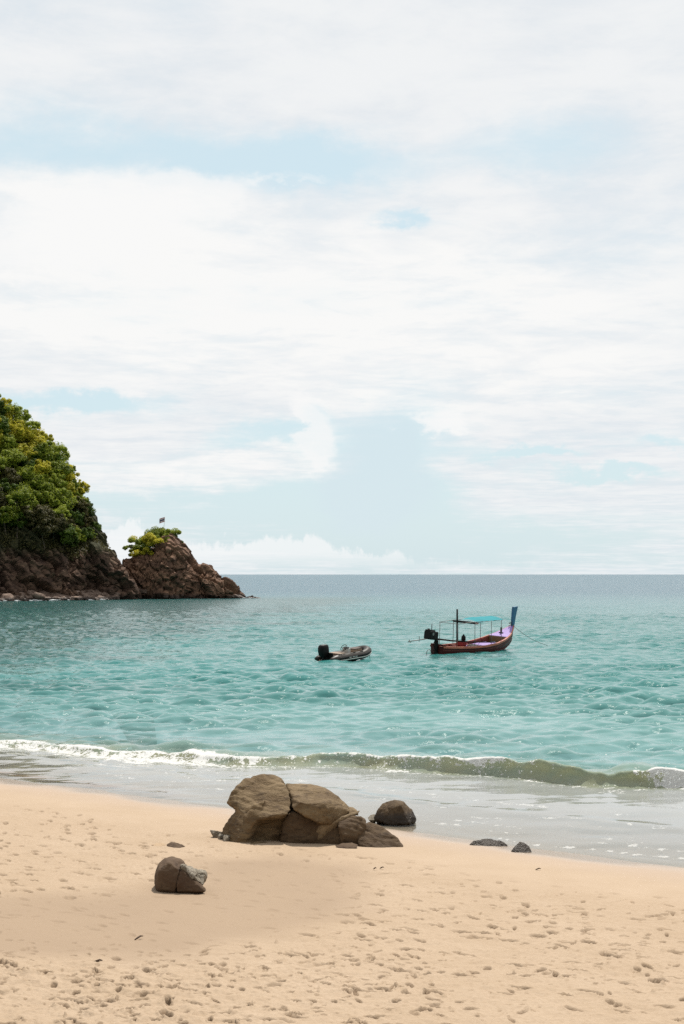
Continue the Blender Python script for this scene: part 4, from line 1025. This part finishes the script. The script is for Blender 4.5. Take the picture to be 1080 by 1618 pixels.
def build_dinghy():
    th = math.radians(46); e = empty('inflatable_dinghy', (.16, 82.5, .05), (math.radians(2.0), math.radians(-4.5), th))
    e.scale = (1.05, 1.05, 1.05); tag(e, 'grey inflatable dinghy with a black outboard motor and steering wheel', 'dinghy')
    R = .225; path = []
    for x in np.linspace(-1.75, .75, 14): path.append((x, -.56, .20))
    for a in np.linspace(-90, 90, 19)[1:-1]:
        a = math.radians(a); path.append((.75+.92*math.cos(a), .56*math.sin(a), .20+.16*math.cos(a)**1.5))
    for x in np.linspace(.75, -1.75, 14): path.append((x, .56, .20))
    rad = [R]*len(path)
    for k, f in enumerate((.25, .62, .88)): rad[k] = R*f; rad[-1-k] = R*f
    hull = tube('buoyancy_tube', path, rad, M_GREY, e, 18)
    # charcoal lower half, pale rub strake along the widest line
    def off(path, o, dz):
        out = []
        for i, p in enumerate(path):
            a, b = Vector(path[max(0, i-1)]), Vector(path[min(len(path)-1, i+1)]); d = (b-a).normalized(); n = Vector((d.y, -d.x, 0)).normalized()
            out.append(Vector(p)+n*o+Vector((0, 0, dz)))
        return out
    core = path[3:-3]
    def strip(name, o1, z1, o2, z2, mat, par):
        A, B = off(core, o1, z1), off(core, o2, z2); n = len(A); C, D = off(core, o1+.02, z1), off(core, o2+.02, z2)
        V = A+B+C+D; Q = []
        for i in range(n-1):
            Q += [(2*n+i, 2*n+i+1, 3*n+i+1, 3*n+i), (i, 2*n+i, 2*n+i+1, i+1), (n+i, n+i+1, 3*n+i+1, 3*n+i)]
        return mesh_obj(name, V, Q, mat, par)
    strip('side_panel', .205, .10, .215, -.04, M_CHAR, hull)
    strip('rub_strake', .222, -.05, .212, -.11, M_WHITE, hull)
    strip('lower_panel', .21, -.115, .15, -.18, M_CHAR, hull)
    for x in (-.35, -.10, .12): box('lettering_patch', (x, -.56-.228, .215), (.17, .008, .05), M_WHITE, hull, .002)
    for x in (-1.0, .1, .7): tube('lifting_handle', [(x-.12, -.63, .40), (x-.06, -.65, .44), (x+.06, -.65, .44), (x+.12, -.63, .40)], .018, M_CHAR, hull, 5)
    tube('grab_line', [(x, -.66+.01*math.sin(x*9), .42-.02*abs(math.sin(x*4))) for x in np.linspace(-1.2, .8, 24)], .012, M_ROPE, hull, 5)
    box('floor', (-.35, 0, .10), (2.6, .78, .06), M_TAN, e, .01)
    box('transom', (-1.38, 0, .30), (.07, .88, .50), M_CHAR, e, .015)
    box('seat', (-.62, 0, .40), (.42, .86, .09), M_TAN, e, .03); box('seat_base', (-.62, 0, .24), (.34, .6, .24), M_WHITE, e, .02)
    con = box('console', (.10, -.05, .40), (.24, .42, .44), M_WHITE, e, .03); box('dashboard', (.06, -.05, .63), (.16, .40, .05), M_CHAR, con, .01, (0, -.5, 0))
    wc = Vector((-.10, -.05, .66)); ax = Vector((math.cos(2.45), 0, math.sin(2.45)))
    a1 = Vector((0, 1, 0)); a2 = ax.cross(a1)
    wh = tube('steering_wheel', [wc+(a1*math.cos(t)+a2*math.sin(t))*.20 for t in np.linspace(0, 2*math.pi, 25)], .017, M_CHAR, e, 6, False)
    for t in (0, 2.09, 4.19): tube('spoke', [wc, wc+(a1*math.cos(t)+a2*math.sin(t))*.20], .012, M_STEEL, wh, 5)
    tube('steering_column', [wc, wc-ax*.16], .03, M_CHAR, wh, 6)
    box('bow_locker', (.78, 0, .38), (.62, .66, .24), M_TAN, e, .05); box('locker_cushion', (.78, 0, .52), (.58, .62, .06), simple_mat('dark_cushion', (.07, .045, .035), .7, .2), e, .025)
    tube('fuel_can', [(.38, .15, .2), (.38, .15, .50)], [.12, .11], M_CHAR, e, 10)
    # outboard
    Rg = []
    for z, sx, sy, dx in ((.34, .17, .14, 0), (.42, .27, .20, -.01), (.62, .31, .22, -.02), (.84, .30, .215, -.03), (.96, .26, .19, -.02), (1.0, .19, .14, -.01)):
        Rg.append([(-1.62+dx+sx*math.copysign(abs(math.cos(t))**.6, math.cos(t)), sy*math.copysign(abs(math.sin(t))**.6, math.sin(t)), z) for t in np.linspace(0, 2*math.pi, 20, endpoint=False)])
    cw = loft('motor_cowling', Rg, M_BLACK, e, True); mesh_obj('cowling_top', Rg[-1], [tuple(range(20))], simple_mat('cowling_grey', (.09, .085, .08), .45, .2), cw, False)
    lg = box('motor_leg', (-1.62, 0, .16), (.20, .14, .62), M_BLACK, e, .04); box('cavitation_plate', (-1.68, 0, -.05), (.42, .24, .03), M_BLACK, lg, .01)
    box('clamp_bracket', (-1.46, 0, .42), (.14, .26, .24), M_BLACK, e, .02)
    return e
DG = build_dinghy()
bpy.context.view_layer.update()
q0 = DG.matrix_world @ Vector((1.80, -.08, .42)); q1 = Vector((q0.x+.12, q0.y-.1, -.15))
tag(tube('painter_rope', [q0, q0.lerp(q1, .5)+Vector((.05, 0, 0)), q1], .013, M_ROPE, None, 5), 'thin painter rope hanging from the dinghy bow into water', 'rope')

# ------------------------------------------------------------------ spray flung off the breaking wave
def build_spray():
    rng = np.random.default_rng(31); V, Q = [], []; base = 0
    bm = bmesh.new(); bmesh.ops.create_icosphere(bm, subdivisions=1, radius=1.0); iv = np.array([v.co[:] for v in bm.verts]); iq = np.array([[v.index for v in f.verts] for f in bm.faces]); bm.free()
    def drop(x, dw, z, r):
        nonlocal base
        y = float(BRK(np.array(x)))+dw
        V.append(iv*r*np.array([1, 1, rng.uniform(.7, 1.3)])+np.array([x, y, z])); Q.append(iq+base); base += len(iv)
    for _ in range(2600):
        x = rng.uniform(-11, 9.5); h = .16+.13*sstep(-5.5, 0, x)+.08*sstep(1.5, 4.5, x)
        if x < -2.5: k = .75
        elif x < 1.8: k = .55
        elif x < 4.4: k = .30
        else: k = .06
        k = max(k, math.exp(-((x-8.0)/.9)**2), math.exp(-((x-3.5)/.3)**2))
        k *= .35+.9*max(0, math.sin(x*1.9)+math.sin(x*4.3+1)*.6)
        if rng.random() > k: continue
        t = rng.random(); dw = rng.normal(.42, .22) if t < .6 else rng.normal(.05, .2)
        z = h*(.75+abs(rng.normal(0, .30))) if t < .6 else rng.uniform(.02, h*.8)
        drop(x, dw-.25*(z/h)*(dw > .1), z, rng.uniform(.005, .015))
    m, nt, out = new_mat('spray_droplets'); principled(nt, out, (.86, .88, .88), .15, None, .6)
    o = link('spray', fast_mesh('spray', np.concatenate(V), np.concatenate(Q), True), m); tag(o, 'white spray droplets thrown up along the breaking wave', 'spray', kind='stuff')
build_spray()
